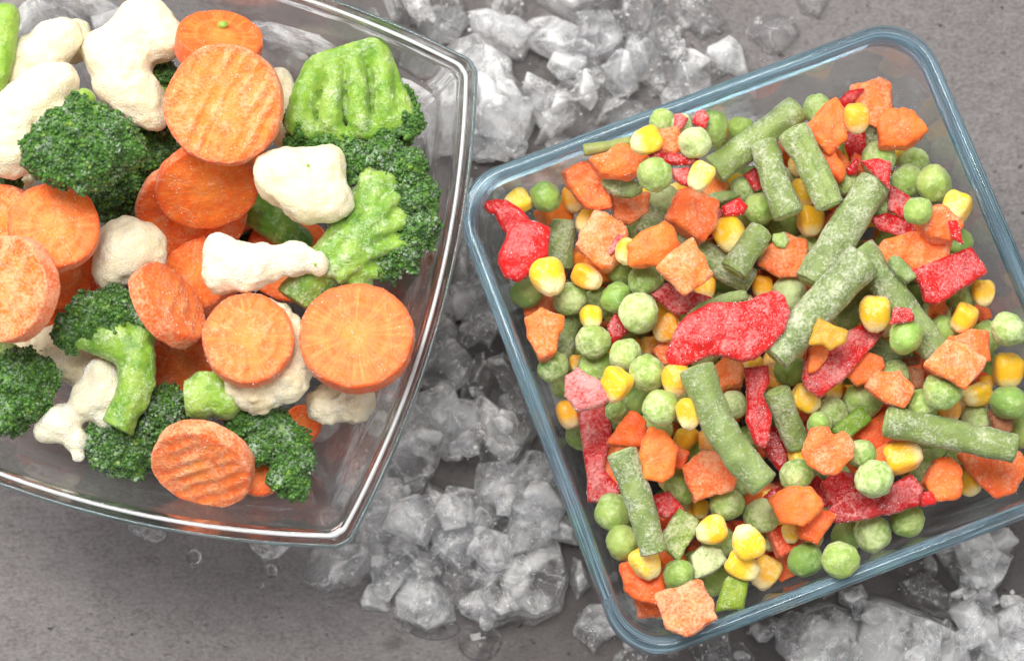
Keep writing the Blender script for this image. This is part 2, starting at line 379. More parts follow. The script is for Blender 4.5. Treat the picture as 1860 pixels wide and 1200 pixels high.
def outward(me):
    import bmesh
    bm = bmesh.new(); bm.from_mesh(me); bmesh.ops.recalc_face_normals(bm, faces=bm.faces[:]); bm.to_mesh(me); bm.free(); return me

# rectangular tub: corners of the rim as seen, taken to the height of the rim
RZ, RL = 400.0, 48.0
Q = np.array([unproj(x, y, RZ)[0][:2] for x, y in ((810, 336), (1140, 1215), (2030, 875), (1664, 19))])
HU = 0.5*(np.linalg.norm(Q[2]-Q[1])+np.linalg.norm(Q[3]-Q[0]))/2; HV = 0.5*(np.linalg.norm(Q[1]-Q[0])+np.linalg.norm(Q[2]-Q[3]))/2
def rr_path(d, rad=92, seg=16):
    a, b = HU-d, HV-d; r = max(rad-0.55*d, 22); out = []
    for cx, cy, s in ((-1, -1, 180), (1, -1, 270), (1, 1, 0), (-1, 1, 90)):
        for k in range(seg+1):
            t = R(s+90*k/seg); out.append((cx*(a-r)+r*math.cos(t), cy*(b-r)+r*math.sin(t)))
        nx, ny = {(-1, -1): (1, -1), (1, -1): (1, 1), (1, 1): (-1, 1), (-1, 1): (-1, -1)}[(cx, cy)]
        p0 = np.array(out[-1]); s2 = s+90; t = R(s2)
        p1 = np.array((nx*(a-r)+r*math.cos(t), ny*(b-r)+r*math.sin(t)))
        out += [tuple(p0+(p1-p0)*k/26) for k in range(1, 26)]
    o = np.array(out); u = (o[:, 0]/HU+1)/2; v = (o[:, 1]/HV+1)/2
    u, v = u[:, None], v[:, None]            # u along the lower edge, v up the side
    return (1-u)*(1-v)*Q[1]+u*(1-v)*Q[2]+u*v*Q[3]+(1-u)*v*Q[0]
prof_tub = [(120, RL+5), (78, RL+4), (70, RL), (62, RL), (50, RL+5), (42, RL+16), (38, RL+34), (30, RL+110), (20, RL+210), (10, RZ-60), (5, RZ-32), (0, RZ-22), (-1, RZ-12), (2, RZ-4), (7, RZ), (13, RZ+1), (19, RZ-2), (23, RZ-9), (25.5, RZ-20), (28, RZ-45), (36, RL+210), (46, RL+110), (55, RL+60), (65, RL+44), (82, RL+33), (100, RL+30), (140, RL+29)]
def subdiv_prof(p, n=3):
    P = np.array(p, float); out = []
    for i in range(len(P)-1):
        p0, p1, p2, p3 = P[max(i-1, 0)], P[i], P[i+1], P[min(i+2, len(P)-1)]
        for k in range(n):
            t = k/n
            c = 0.5*(2*p1+(p2-p0)*t+(2*p0-5*p1+4*p2-p3)*t*t+(3*p1-p0-3*p2+p3)*t**3); l = p1+(p2-p1)*t
            out.append(tuple(0.5*c+0.5*l))
    return out+[tuple(P[-1])]
pt = subdiv_prof(prof_tub); V, F = loft(rr_path, pt)
V[:, :2] += (1.1*noise(V/70)+.5*noise(V/28))[:, None]*np.clip((RZ-50-V[:, 2:3])/60, 0, 1)
link('glass_tub', outward(mesh('glass_tub', V, F, M_blue)), M=SM, label='rectangular blue tinted glass tub with rounded corners holding peas, corn and diced vegetables', category='glass tub')

def ring(path, loop):
    n = len(path(0)); V = []; F = []; m = len(loop); cr = []; ar = []
    P0 = path(0); al = np.r_[0, np.cumsum(np.linalg.norm(np.diff(P0, axis=0), axis=1))]
    c = 0
    for k, (d, z) in enumerate(loop):
        if k: c += math.hypot(d-loop[k-1][0], z-loop[k-1][1])/40
        V += [(x, y, z) for x, y in path(d)]; cr += [c]*n; ar += list(al)
    for i in range(m):
        i2 = (i+1) % m
        for j in range(n): F.append((i*n+j, i*n+(j+1) % n, i2*n+(j+1) % n, i2*n+j))
    return np.array(V, float), F, {'cross': cr, 'arc': ar}
tub = bpy.data.objects['glass_tub']
lp = [(1.5, RZ-34), (-1.5, RZ-28), (-3, RZ-20), (-3.5, RZ-11), (-1.2, RZ-6), (-.6, RZ-3.2), (2.0, RZ-.6), (5, RZ+2.0), (7, RZ+1.2), (8.5, RZ+2.8), (12, RZ+3.6), (15.5, RZ+3.0), (16.8, RZ+1.0), (18.5, RZ+1.0), (22, RZ-2.5), (25, RZ-8), (26.2, RZ-14), (27.6, RZ-30), (22, RZ-30), (13, RZ-22), (5, RZ-30)]
lp = [(d*.9 if d > 0 else d*.6, z) for d, z in lp]; V, F, AT = ring(rr_path, lp); link('rim', outward(mesh('tub_rim', V, F, M_rimblue, AT)), tub, Matrix.Identity(4))

# four-cornered bowl with bowed sides
BZ, BL = 455.0, 46.0
A0 = unproj(866, 114, BZ)[0][:2]; B0 = unproj(630, 993, BZ)[0][:2]
e = B0-A0; pr = np.array([e[1], -e[0]])
C0 = B0+pr; D0 = A0+pr
BC = (A0+B0+C0+D0)/4; BR_ = np.linalg.norm(e)/2
def bowl_path(d, bulge=0.062):
    out = []; cs = [A0, D0, C0, B0]; k = 1-d/BR_
    ts = np.concatenate([[0.0, 0.004, 0.01, 0.02, 0.035, 0.055, 0.08], np.linspace(0.105, 0.895, 44), [0.92, 0.945, 0.965, 0.98, 0.99, 0.996]])
    for i in range(4):
        a, b = cs[i], cs[(i+1) % 4]; ev = b-a; n = np.array([ev[1], -ev[0]])
        for t in ts:
            p = a+ev*t+n*bulge*4*t*(1-t)
            c = min(t, 1-t)*BR_*2; s = 18.0
            pull = max(0.0, 1-c/s)**2*5.0/BR_
            out.append(BC+(p-BC)*k*(1-pull))
    return np.array(out)
prof_bowl = [(300, BL+6), (268, BL+5), (258, BL), (246, BL), (236, BL+6), (214, BL+30), (180, BL+75), (136, BL+150), (92, BL+235), (50, BL+320), (18, BZ-42), (3, BZ-18), (0, BZ-8), (4, BZ), (13, BZ+3), (22, BZ+1), (28, BZ-7), (36, BZ-24), (60, BZ-78), (112, BL+250), (156, BL+168), (200, BL+95), (232, BL+54), (254, BL+38), (280, BL+32), (320, BL+30)]
pb = subdiv_prof(prof_bowl); V2, F2 = loft(bowl_path, pb)
V2[:, :2] += (2.0*noise(V2/80)+1.1*noise(V2*np.array((1, 1, .25))/26))[:, None]*np.clip((BZ-50-V2[:, 2:3])/60, 0, 1)
link('glass_bowl', outward(mesh('glass_bowl', V2, F2, M_clear)), M=SM, label='clear square glass bowl with bowed sides and pointed corners holding broccoli, cauliflower and carrot slices', category='glass bowl')

bowl = bpy.data.objects['glass_bowl']
V, F, AT = ring(bowl_path, [(11.5, BZ+2.4), (12, BZ+4.4), (14, BZ+5.2), (16.4, BZ+5.0), (17.4, BZ+3.2), (16, BZ-1), (12.5, BZ-1)]); link('painted_glint', outward(mesh('bowl_painted_glint', V, F, M_glint, AT)), bowl, Matrix.Identity(4))  # white strip added on top of the rim, standing in for its reflection
V, F, AT = ring(bowl_path, [(-1.6, BZ-10), (-1.0, BZ-3), (1.2, BZ+.6), (3.2, BZ+1.2), (2.4, BZ-4), (1.5, BZ-10)]); link('rim', outward(mesh('bowl_rim', V, F, M_rimclear, AT)), bowl, Matrix.Identity(4))

# ---------------------------------------------------------------- piling things up
CELL = 6.0; GX0, GY0, GNX, GNY = -420.0, -420.0, 460, 350
class Pile:
    def __init__(self): self.h = np.zeros((GNX, GNY))
    def cells(self, x, y):
        i = ((x-GX0)/CELL).astype(int); j = ((y-GY0)/CELL).astype(int)
        return np.clip(i, 0, GNX-1), np.clip(j, 0, GNY-1)
    def raise_to(self, x, y, z):
        i, j = self.cells(x, y); np.maximum.at(self.h, (i, j), z)
    def drop(self, V, px, py, pct=94, sink=3.0, cap=None, fixed=None):
        i, j = self.cells(px+V[:, 0], py-V[:, 1])
        key = i*GNY+j; u, inv = np.unique(key, return_inverse=True)
        lo = np.full(len(u), 1e9); hi = np.full(len(u), -1e9)
        np.minimum.at(lo, inv, V[:, 2]); np.maximum.at(hi, inv, V[:, 2])
        H = self.h.ravel()
        z = np.percentile(H[u]-lo, pct)-sink if fixed is None else fixed
        if cap is not None and z > cap: return None
        H[u] = np.maximum(H[u], z+hi); self.h = H.reshape(GNX, GNY)
        return z
food = Pile()
def line_pile(path, prof, floor):
    inner = [p for p in prof if p[0] > 0][::-1]
    top = max(range(len(prof)), key=lambda k: prof[k][1])
    for (d0, z0), (d1, z1) in zip(prof[top:-1], prof[top+1:]):
        for k in range(6):
            t = k/6; d, z = d0+(d1-d0)*t, z0+(z1-z0)*t
            P = path(d); P = np.concatenate([P+(np.roll(P, -1, 0)-P)*q for q in np.linspace(0, 1, 9)[:-1]])
            x, y = proj(np.c_[P, np.full(len(P), z)]); food.raise_to(x, y, z)
    food.h[food.h < floor] = floor
line_pile(rr_path, pt, 60.0); line_pile(bowl_path, pb, 60.0)

GXS, GYS = np.meshgrid(GX0+CELL*(np.arange(GNX)+.5), GY0+CELL*(np.arange(GNY)+.5), indexing='ij'); _sd = {}
def field(key, xy):
    if key not in _sd: _sd[key] = poly_sdf(GXS, GYS, np.asarray(xy)[::2])
    return _sd[key]
def at_px(fld, px, py):
    return float(fld[min(max(int((px-GX0)/CELL), 0), GNX-1), min(max(int((py-GY0)/CELL), 0), GNY-1)])
def inside(path, d, z, px, py):
    if (path, d, z) not in _sd:
        P = path(d); x, y = proj(np.c_[P, np.full(len(P), z)]); field((path, d, z), np.c_[x, y])
    return at_px(_sd[(path, d, z)], px, py)

ITEMS = []
def grains(V, F, n, lo, hi, seed, up=None):
    """loose frost crystals sitting on a surface, one mesh"""
    F = [f for f in F if len(f) <= 4] if not hasattr(F, 'shape') else F
    V = np.asarray(V, float); T = np.array([f[:3] for f in F]); a, b, c = V[T[:, 0]], V[T[:, 1]], V[T[:, 2]]
    nr = np.cross(b-a, c-a); ar = np.linalg.norm(nr, axis=1); nr = nr/(ar[:, None]+1e-9); g = np.random.default_rng(seed+900)
    wt = ar*np.clip(.35+1.6*noise((a+b+c)/3/32+seed), 0.03, 1)
    if up is not None: wt = wt*(nr[:, 2] > up)
    ch = g.choice(len(T), n, p=wt/wt.sum()); u = g.random((n, 2)); u[u.sum(1) > 1] = 1-u[u.sum(1) > 1]
    P = a[ch]+(b[ch]-a[ch])*u[:, :1]+(c[ch]-a[ch])*u[:, 1:]; rr = g.uniform(lo, hi, n)
    O = np.array([(1, 0, 0), (-1, 0, 0), (0, 1, 0), (0, -1, 0), (0, 0, 1), (0, 0, -1)], float)
    G = (P+nr[ch]*rr[:, None]*.3)[:, None]+O[None]*rr[:, None, None]*g.uniform(.5, 1.4, (n, 6, 1))
    OF = np.array([(0, 2, 4), (2, 1, 4), (1, 3, 4), (3, 0, 4), (2, 0, 5), (1, 2, 5), (3, 1, 5), (0, 3, 5)])
    return mesh('frost', G.reshape(-1, 3), (OF[None]+(np.arange(n)*6)[:, None, None]).reshape(-1, 3), M_frost, smooth=False)
GRAINS = {}
FROSTED = dict(carrot_chunk=.6, red_pepper_piece=.6, green_pepper_piece=.8, green_bean_piece=.7, carrot_slice=.5, cauliflower_floret=.6)
def frost_part(me, per, lo=.45, hi=1.15):
    if me.name not in GRAINS:
        V = np.empty(len(me.vertices)*3); me.vertices.foreach_get('co', V); V = V.reshape(-1, 3)
        F = [tuple(p.vertices) for p in me.polygons]; ext = V.max(0)-V.min(0); n = int(min(900, per*ext[0]*ext[1]/100))
        GRAINS[me.name] = grains(V, F, max(20, n), lo, hi, len(GRAINS))
    return GRAINS[me.name]
def add(kind, me, px, py, rot=None, sc=1.0, col=(0.5, 0.5, 0.5), label=None, lm=None, cat=None, group=None, parts=(), pile=None, pct=94, sink=3.0, cap=None, fixed=None, V=None, noun=None):
    """let one thing (mesh me, optional child parts) settle on the pile at picture position px, py"""
    pile = pile or food
    rot = rot or Matrix.Identity(3)
    if V is None:
        V = np.empty(len(me.vertices)*3); me.vertices.foreach_get('co', V); V = V.reshape(-1, 3)
        for pm in parts:
            if pm[1] is not None and pm[0] != 'buds':
                W = np.empty(len(pm[1].vertices)*3); pm[1].vertices.foreach_get('co', W); V = np.concatenate([V, W.reshape(-1, 3)])
    Vr = V @ np.array(rot).T*sc
    z = pile.drop(Vr, px, py, pct, sink, cap, fixed)
    if z is None: return None
    p, f = unproj(px, py, z)
    M = Matrix.Translation(Vector(p*S)) @ rot.to_4x4() @ Matrix.Diagonal((S*f*sc,)*3+(1,))
    c = (*col, 1)
    o = link(kind, me, None, M, c)
    for pm in parts:
        q = link(pm[0], pm[1], o, Matrix.Identity(4), (*(pm[2] if len(pm) > 2 and pm[2] else col), 1))
        for sm in (pm[3] if len(pm) > 3 else ()):
            r = link(sm[0], sm[1], q, Matrix.Identity(4), (*(sm[2] if len(sm) > 2 and sm[2] else col), 1))
            if len(sm) > 3: r['kind'] = sm[3]
    if kind in FROSTED and cap is None and me is not None:
        fp = link('frost', frost_part(me, FROSTED[kind]), o, Matrix.Identity(4)); fp['kind'] = 'stuff'
    o['category'] = cat or kind.replace('_', ' ')
    if label: o['label'] = label
    if group: o['group'] = group
    ITEMS.append(dict(o=o, kind=kind, noun=noun or kind.replace('_', ' '), x=px, y=py, z=z, label=label, lm=lm, group=group))
    return o
def rotz(a): return Matrix.Rotation(R(a), 3, 'Z')
def rnd_rot(r): return Euler((r.uniform(0, 6.28), r.uniform(0, 6.28), r.uniform(0, 6.28))).to_matrix()
def tilt(dx, dy, a):
    """lean the top side towards picture direction (dx, dy) by a degrees"""
    ax = Vector((dy, dx, 0)).normalized()      # picture y is down
    return Matrix.Rotation(R(a), 3, ax)
# ---------------------------------------------------------------- small vegetables
import bmesh
def ico(sub):
    bm = bmesh.new(); bmesh.ops.create_icosphere(bm, subdivisions=sub, radius=1)
    V = np.array([v.co[:] for v in bm.verts]); F = [[v.index for v in f.verts] for f in bm.faces]; bm.free(); return V, F
IV4, IF4 = ico(4); IV1, IF1 = ico(1); IV5, IF5 = ico(5)
def make_pea(seed):
    r = np.random.default_rng(seed); V = IV4.copy()
    d = 1.06+0.08*noise(V*1.3+seed*9)+0.055*noise(V*3.0+seed*5)+(0.04 if seed % 4 == 1 else 0.012)*noise(V*np.array((2, 6, 2))+seed)
    for _ in range(r.integers(2, 5)):            # flattened sides where peas lay against each other
        n = r.normal(size=3); n /= np.linalg.norm(n); d = d-0.5*np.maximum(V@n-r.uniform(.76, .90), 0)
    n = r.normal(size=3); n /= np.linalg.norm(n); c = V@n
    d -= 0.10*np.exp(-((np.arccos(np.clip(c, -1, 1))/0.20)**2))    # navel
    if seed % 3 == 0:                            # loose skin seam
        m = r.normal(size=3); m /= np.linalg.norm(m); d += 0.045*np.exp(-((V@m+0.25*noise(V*1.5))/0.06)**2)*(V@n > -.2)
    sc = np.array([1, r.uniform(.92, 1.04), r.uniform(.86, 1.0)])
    return mesh('pea', V*d[:, None]*sc*30, IF4, M_pea)
PEAS = [make_pea(s) for s in range(12)]
def make_corn(seed):
    r = np.random.default_rng(50+seed); V = IV4.copy(); p = r.uniform(2.6, 3.6)
    n = (np.abs(V)**p).sum(1)**(1/p); V = V/n[:, None]
    y = V[:, 1]; w = 0.92+0.13*y-0.08*y*y-0.10*np.clip(-y-.35, 0, 1)
    V = np.c_[V[:, 0]*w*r.uniform(.84, 1.0), y*1.04, V[:, 2]*w*r.uniform(.70, .90)]
    V[:, 1] -= 0.16*np.exp(-((V[:, 0]/.4)**2+(V[:, 2]/.35)**2))*(y > .3)
    V = V*(1+0.06*noise(IV4*1.4+seed*3)+(0.02+0.05*np.clip(-y-.3, 0, 1))*noise(IV4*5+seed))[:, None]
    for _ in range(r.integers(1, 3)):
        n_ = r.normal(size=3); n_ /= np.linalg.norm(n_); V = V-n_*(0.6*np.maximum(IV4@n_-r.uniform(.72, .86), 0))[:, None]
    tip = np.clip((-y-0.15)/0.85, 0, 1)+0.15*noise(IV4*2.5+seed)
    return mesh('corn', V*29, IF4, M_corn, {'tip': tip})
CORNS = [make_corn(s) for s in range(10)]
def chunk_poly(r):
    k = r.integers(4, 6); a0 = r.uniform(0, 6.28)
    return [(35*math.cos(a0+6.283*i/k+r.uniform(-.22, .22))*r.uniform(.85, 1.2), 35*math.sin(a0+6.283*i/k+r.uniform(-.22, .22))*r.uniform(.85, 1.2)) for i in range(k)]
CUBES = []
for s in range(10):
    r = np.random.default_rng(90+s)
    V, F = slab_mesh(chunk_poly(r), r.uniform(38, 58), 4.0, 6, (0, 0, 0), (r.uniform(-.25, .25), r.uniform(-.25, .25)), r.uniform(-.1, .15), ((2.5, 20), (0.8, 7)), s)
    CUBES.append(mesh('carrot_chunk', V, F, M_carrot))

cnt = [0]
def jit(base, d): return tuple(min(1, max(0, b+random.uniform(-d, d))) for b in base)
def pea(x, y, r=30, sx=1.0, tone=.5, fr=.5, label=None, lm=None, noun='green pea', **k):
    cnt[0] += 1; q = random.Random(cnt[0]); me = PEAS[q.randrange(12)]
    col = (tone+q.uniform(-.25, .25), fr+.08+q.uniform(-.3, .3), .5+q.uniform(-.18, .15))
    return add('pea', me, x, y, rnd_rot(q), r/30, col, label, lm, noun=noun, group='peas in the glass tub', **k)
def corn(x, y, l=58, wd=50, ang=90, tone=.5, fr=.42, label=None, lm=None, **k):
    """l along the kernel, ang = picture direction of its blunt crown"""
    cnt[0] += 1; q = random.Random(cnt[0]); me = CORNS[q.randrange(10)]
    rot = rotz(ang-90) @ Matrix.Rotation(R(q.uniform(-25, 25)), 3, 'X') @ Matrix.Rotation(R(q.uniform(-180, 180) if q.random() < .2 else q.uniform(-25, 25)), 3, 'Y')
    s = (l/65+wd/52)/2
    return add('corn_kernel', me, x, y, rot, s, jit((tone, fr, .5), .18), label, lm, group='corn kernels in the glass tub', noun='corn kernel', **k)
def cube(x, y, s=1.0, label=None, lm=None, fr=.5, tone=.5, flat=True, **k):
    cnt[0] += 1; q = random.Random(cnt[0]); me = CUBES[q.randrange(10)]
    rot = rotz(q.uniform(0, 360)) @ Matrix.Rotation(R(q.uniform(-22, 22)), 3, 'X') if flat else rnd_rot(q)
    return add('carrot_chunk', me, x, y, rot, s, jit((tone, fr, .5), .15), label, lm, cat='carrot chunk', group='carrot chunks in the glass tub', **k)
CR = dict(A=(840, 300, 3.75), B=(1040, 160, 3.75), C=(1300, 120, 3.75), D=(1540, 140, 3.75), E=(960, 520, 3.75), F=(1120, 440, 3.75), G=(1380, 420, 3.75),
          H=(1580, 420, 3.75), I=(980, 700, 3.75), J=(1200, 680, 3.75), K=(1440, 680, 3.75), L=(1060, 880, 3.75), M=(1300, 880, 3.32), P=(0, 0, 1))
def conv(c, pts):
    ox, oy, s = CR[c]; return [(ox+x/s, oy+y/s) for x, y in pts]
MATS = dict(carrot=(M_carrot, 'carrot_chunk', 'carrot chunk', 'carrot chunks in the glass tub'), pepper=(M_pepper, 'red_pepper_piece', 'red pepper', 'red pepper pieces in the glass tub'),
            green=(M_green, 'green_pepper_piece', 'green pepper', 'green pepper pieces in the glass tub'), olive=(M_olive, 'yellow_pepper_piece', 'yellow pepper', 'yellow pepper pieces in the glass tub'),
            brown=(M_brown, 'brown_vegetable_piece', 'vegetable piece', None), bean=(M_bean, 'green_bean_piece', 'green bean', 'green bean pieces in the glass tub'))
def piece(m, c, pts, t=None, label=None, lm=None, bend=None, fr=.5, tone=.5, hue=.5, tl=(0, 0, 0), extra=(), noun=None, top=None, **k):
    """a flat or chunky piece whose outline was read from picture crop c"""
    cnt[0] += 1; q = random.Random(cnt[0]); mat, name, cat, grp = MATS[m]
    P = conv(c, pts); P = np.array(P); ctr = (P.min(0)+P.max(0))/2; loc = (P-ctr)*(1, -1)*1.05
    t = t or (50 if m == 'carrot' else 17)
    if m == 'carrot':
        lean = (q.uniform(-.22, .22), q.uniform(-.22, .22)); b = bend or (q.uniform(-.0025, .001), q.uniform(-.0025, .001), 0); amp = ((4.2, 26), (1.8, 11), (0.8, 6)); r = 9; tap = -0.10
    else:
        lean = (0, 0); b = bend or (q.uniform(-.0022, .0014), q.uniform(-.0022, .0014), q.uniform(-.0015, .0015)); amp = ((2.6, 26), (0.9, 9)); r = 6; tap = 0
    V, F = slab_mesh(loc, t, 3.4, r, b, lean, tap, amp, cnt[0], top)
    me = mesh(name, V, F, mat); parts = []
    for nm, mm, cc, pp, tt in extra:              # a patch of other flesh frozen to the piece, as a part of it
        P2 = (np.array(conv(cc, pp))-ctr)*(1, -1); V2, F2 = slab_mesh(P2, tt, 3.4, 4, amp=((1.5, 14),), seed=cnt[0]+5)
        V2[:, 2] += t/2+abs(b[0])*10; parts.append((nm, mesh(nm, V2, F2, mm)))
    rot = tilt(*tl) if tl[2] else None
    return add(name, me, ctr[0], ctr[1], rot, 1.0, (min(1, max(0, tone+q.uniform(-.15, .15))), fr+q.uniform(-.12, .12), hue), label, lm, cat, grp, parts, noun=noun or cat, **k)
def bean(x1, y1, x2, y2, wd=48, mid=None, label=None, lm=None, za=0, zb=0, fr=.5, tone=.5, hue=.5, taper=(1, 1), cuts=(1, 1), split=False, **k):
    cnt[0] += 1; q = random.Random(cnt[0])
    if taper == (1, 1): taper = (q.uniform(.86, 1.04), q.uniform(.86, 1.04))
    cx, cy = (x1+x2)/2, (y1+y2)/2
    pts = [np.array((x1-cx, cy-y1, za), float)]
    mids = mid if mid else [(cx+q.uniform(-3, 3), cy+q.uniform(-3, 3))]
    for mx, my in mids: pts.append(np.array((mx-cx, cy-my, (za+zb)/2), float))
    pts.append(np.array((x2-cx, cy-y2, zb), float)); pts = np.array(pts)
    seg = np.r_[0, np.cumsum(np.linalg.norm(np.diff(pts, axis=0), axis=1))]; L = seg[-1]
    n = max(8, int(L/5)); ss = np.linspace(0, L, n+1)
    C = np.array([[np.interp(s, seg, pts[:, k]) for k in range(3)] for s in ss])
    for _ in range(4): C[1:-1] = (C[:-2]+2*C[1:-1]+C[2:])/4
    T = np.gradient(C, axis=0); T /= np.linalg.norm(T, axis=1)[:, None]
    up = np.array((0, 0, 1.0)); N1 = np.cross(T, up); N1 /= np.linalg.norm(N1, axis=1)[:, None]; N2 = np.cross(N1, T)
    sm = q.uniform(-.9, .9); m = 28; a = np.linspace(0, 2*np.pi, m, endpoint=False); V = []
    prof = [(0, .55), (0, .86), (0, .96)]+[(i, 1.0) for i in range(0, n+1)]+[(n, .96), (n, .86), (n, .55)]
    offs = [-1.5, -2.2, -0.8]+[0.0]*(n+1)+[0.8, 2.2, 1.5]
    for (i, f), of in zip(prof, offs):
        u = i/n; rr = 1.07*wd/2*f*(taper[0]+(taper[1]-taper[0])*u)*(1+0.05*math.sin(u*L/11)*math.sin(u*L/47+1))
        ring = C[i]+T[i]*of+np.cos(a)[:, None]*N1[i]*rr+np.sin(a)[:, None]*N2[i]*rr*.92
        if not split: ring = ring-N2[i]*(np.exp(-((a-np.pi/2-sm)/.13)**2)*rr*.09)[:, None]
        if split: ring = ring-N2[i]*(np.exp(-((a-np.pi/2-.15)/.16)**2)*rr*.35)[:, None]
        V.append(ring)
    V = np.concatenate(V); V = V+(noise(V/20+cnt[0])*1.8+noise(V/7+cnt[0])*.7)[:, None]*np.array((.4, .4, .7))
    k_ = len(prof); F = [(i*m+j, i*m+(j+1) % m, (i+1)*m+(j+1) % m, (i+1)*m+j) for i in range(k_-1) for j in range(m)]
    F += [tuple(range(m))[::-1], tuple(range((k_-1)*m, k_*m))]
    me = mesh('green_bean_piece', V, F, M_bean); parts = []
    for end, on in ((0, cuts[0]), (n, cuts[1])):
        if not on: continue
        sgn = -1 if end == 0 else 1; rr = wd/2*(taper[0] if end == 0 else taper[1])*.84
        dv, df = [], []
        for ri, (q_, o_) in enumerate(((1.0, 1.2), (.85, 3.2), (.5, 3.6), (.28, 2.2), (.1, .8))):
            for j in range(16):
                t_ = 2*np.pi*j/16; dv.append(C[end]+T[end]*sgn*(o_+0.8)+N1[end]*math.cos(t_)*rr*q_+N2[end]*math.sin(t_)*rr*q_*.92)
            if ri: df += [((ri-1)*16+j, (ri-1)*16+(j+1) % 16, ri*16+(j+1) % 16, ri*16+j)[::sgn] for j in range(16)]
        df.append(tuple(range(64, 80))[::sgn])
        parts.append(('cut_end', mesh('cut_end', dv, df, M_beancut)))
    return add('green_bean_piece', me, cx, cy, None, 1.0, (min(1, max(0, tone+q.uniform(-.1, .1))), fr, hue), label, lm, 'green bean', 'green bean pieces in the glass tub', parts, noun='green bean', **k)
# ---------------------------------------------------------------- lower layers of the tub, only glimpsed through gaps and the glass
r = random.Random(11); n_f = 0
for k in range(2600):
    u, v = r.uniform(-1, 1), r.uniform(-1, 1)
    px = 1400+430*u*.94-150*v*-.95-0*u; py = 625-150*u*1.05+430*v*.98
    if inside(rr_path, 74, 110, px, py) > -30: continue
    edge = max(abs(u), abs(v)); cap = 245-90*max(0, edge-.55)/.45
    if px > 1740: cap = min(cap, 205)
    t = r.random()
    pre = len(ITEMS)
    if t < .52: o = pea(px, py, r.uniform(26, 32), cap=cap, label='green pea buried in the lower layers of the mix in the tub')
    elif t < .76: o = corn(px, py, 56, 48, r.uniform(0, 360), cap=cap, label='yellow corn kernel buried in the lower layers of the mix in the tub')
    else: o = cube(px, py, r.uniform(.8, 1.1), cap=cap, flat=False, label='orange carrot chunk buried in the lower layers of the mix in the tub')
    if o:
        n_f += 1
        for I in ITEMS[pre:]:
            I['fill'] = True; I['o']['group'] = I['noun']+'s buried in the lower layers'; I['group'] = I['o']['group']
    if n_f >= 300: break

# ---------------------------------------------------------------- the layer one sees
QUEUE = []
def q(L, f, *a, **k): QUEUE.append((L, len(QUEUE), f, a, k))
# --- deep glimpses
q(0, cube, 1013, 392, 1.0); q(0, cube, 1085, 490, .8); q(0, piece, 'carrot', 'A', [(440, 1020), (440, 940), (560, 880), (640, 900), (650, 1020), (540, 1060)])
q(0, pea, 1085, 552, 30, tone=.3); q(0, pea, 1320, 258, 26, tone=.8); q(0, corn, 1313, 235, 36, 32); q(0, corn, 1330, 335, 46, 40); q(0, pea, 1350, 344, 26, tone=.2)
q(0, corn, 1460, 350, 60, 50); q(0, piece, 'pepper', 'C', [(180, 740), (270, 690), (320, 850), (260, 850)]); q(0, piece, 'pepper', 'C', [(860, 440), (1020, 450), (1020, 600), (910, 650)], label='dark red pepper piece in the shadow below the two carrot wedges', lm=None)
q(0, corn, 1623, 278, 52, 44); q(0, cube, 1622, 320, .8); q(0, cube, 1560, 300, .6); q(0, cube, 1512, 300, 1.0); q(0, pea, 1535, 335, 22, tone=.8); q(0, pea, 1668, 383, 26)
q(0, pea, 1740, 440, 27, tone=.25); q(0, cube, 1783, 572, .6); q(0, pea, 1700, 566, 27); q(0, corn, 1748, 580, 54, 52, 60, label=None); q(0, pea, 1793, 668, 28); q(0, cube, 1777, 684, .7)
q(0, corn, 1280, 523, 50, 44); q(0, corn, 1209, 571, 46, 42); q(0, pea, 1131, 493, 27); q(0, pea, 1043, 620, 28); q(0, bean, 1038, 556, 1014, 652, 42, fr=.6); q(0, pea, 1021, 701, 22, tone=.3); q(0, corn, 1048, 660, 34, 28)
q(0, corn, 1179, 629, 36, 36); q(0, cube, 1328, 677, .95, tone=.3); q(0, pea, 1333, 735, 27, tone=.2, fr=.7); q(0, pea, 1157, 726, 31); q(0, pea, 1051, 792, 25); q(0, pea, 1190, 778, 33)
q(0, corn, 1244, 800, 62, 52, 60); q(0, corn, 1284, 801, 42, 40); q(0, cube, 1233, 833, .7); q(0, piece, 'carrot', 'I', [(440, 600), (470, 430), (640, 395), (705, 440), (705, 500), (560, 690), (480, 670)])
q(0, piece, 'pepper', 'J', [(690, 830), (810, 740), (815, 820), (745, 880)], tone=.1, label='small dark purplish red pepper scrap beyond the blunt end of the long bent bean')
q(0, piece, 'pepper', 'J', [(750, 330), (840, 420), (865, 540), (820, 670), (700, 520), (690, 420)], tone=.1, label='deep red pepper strip lying in shadow beside the long bent bean')
q(0, pea, 1341, 877, 25, tone=.3); q(0, corn, 1273, 924, 36, 32); q(0, pea, 1397, 982, 19); q(0, cube, 1424, 1026, .85, tone=.2); q(0, cube, 1223, 1015, .8, tone=.2); q(0, pea, 1297, 1053, 29)
q(0, cube, 1428, 978, .9, tone=.3); q(0, corn, 1540, 950, 56, 44); q(0, pea, 1540, 972, 29, tone=.1, fr=.6); q(0, corn, 1448, 828, 44, 40); q(0, corn, 1513, 708, 52, 42); q(0, pea, 1512, 750, 28, tone=.2); q(0, pea, 1488, 770, 22, tone=.2)
q(0, piece, 'carrot', 'K', [(420, 420), (640, 250), (640, 400), (690, 440), (570, 500)], tone=.1); q(0, cube, 1605, 832, .7, tone=.2); q(0, bean, 1573, 632, 1648, 655, 44, tone=.2, label='short shadowed bean tucked under the bright pea by the split bean')
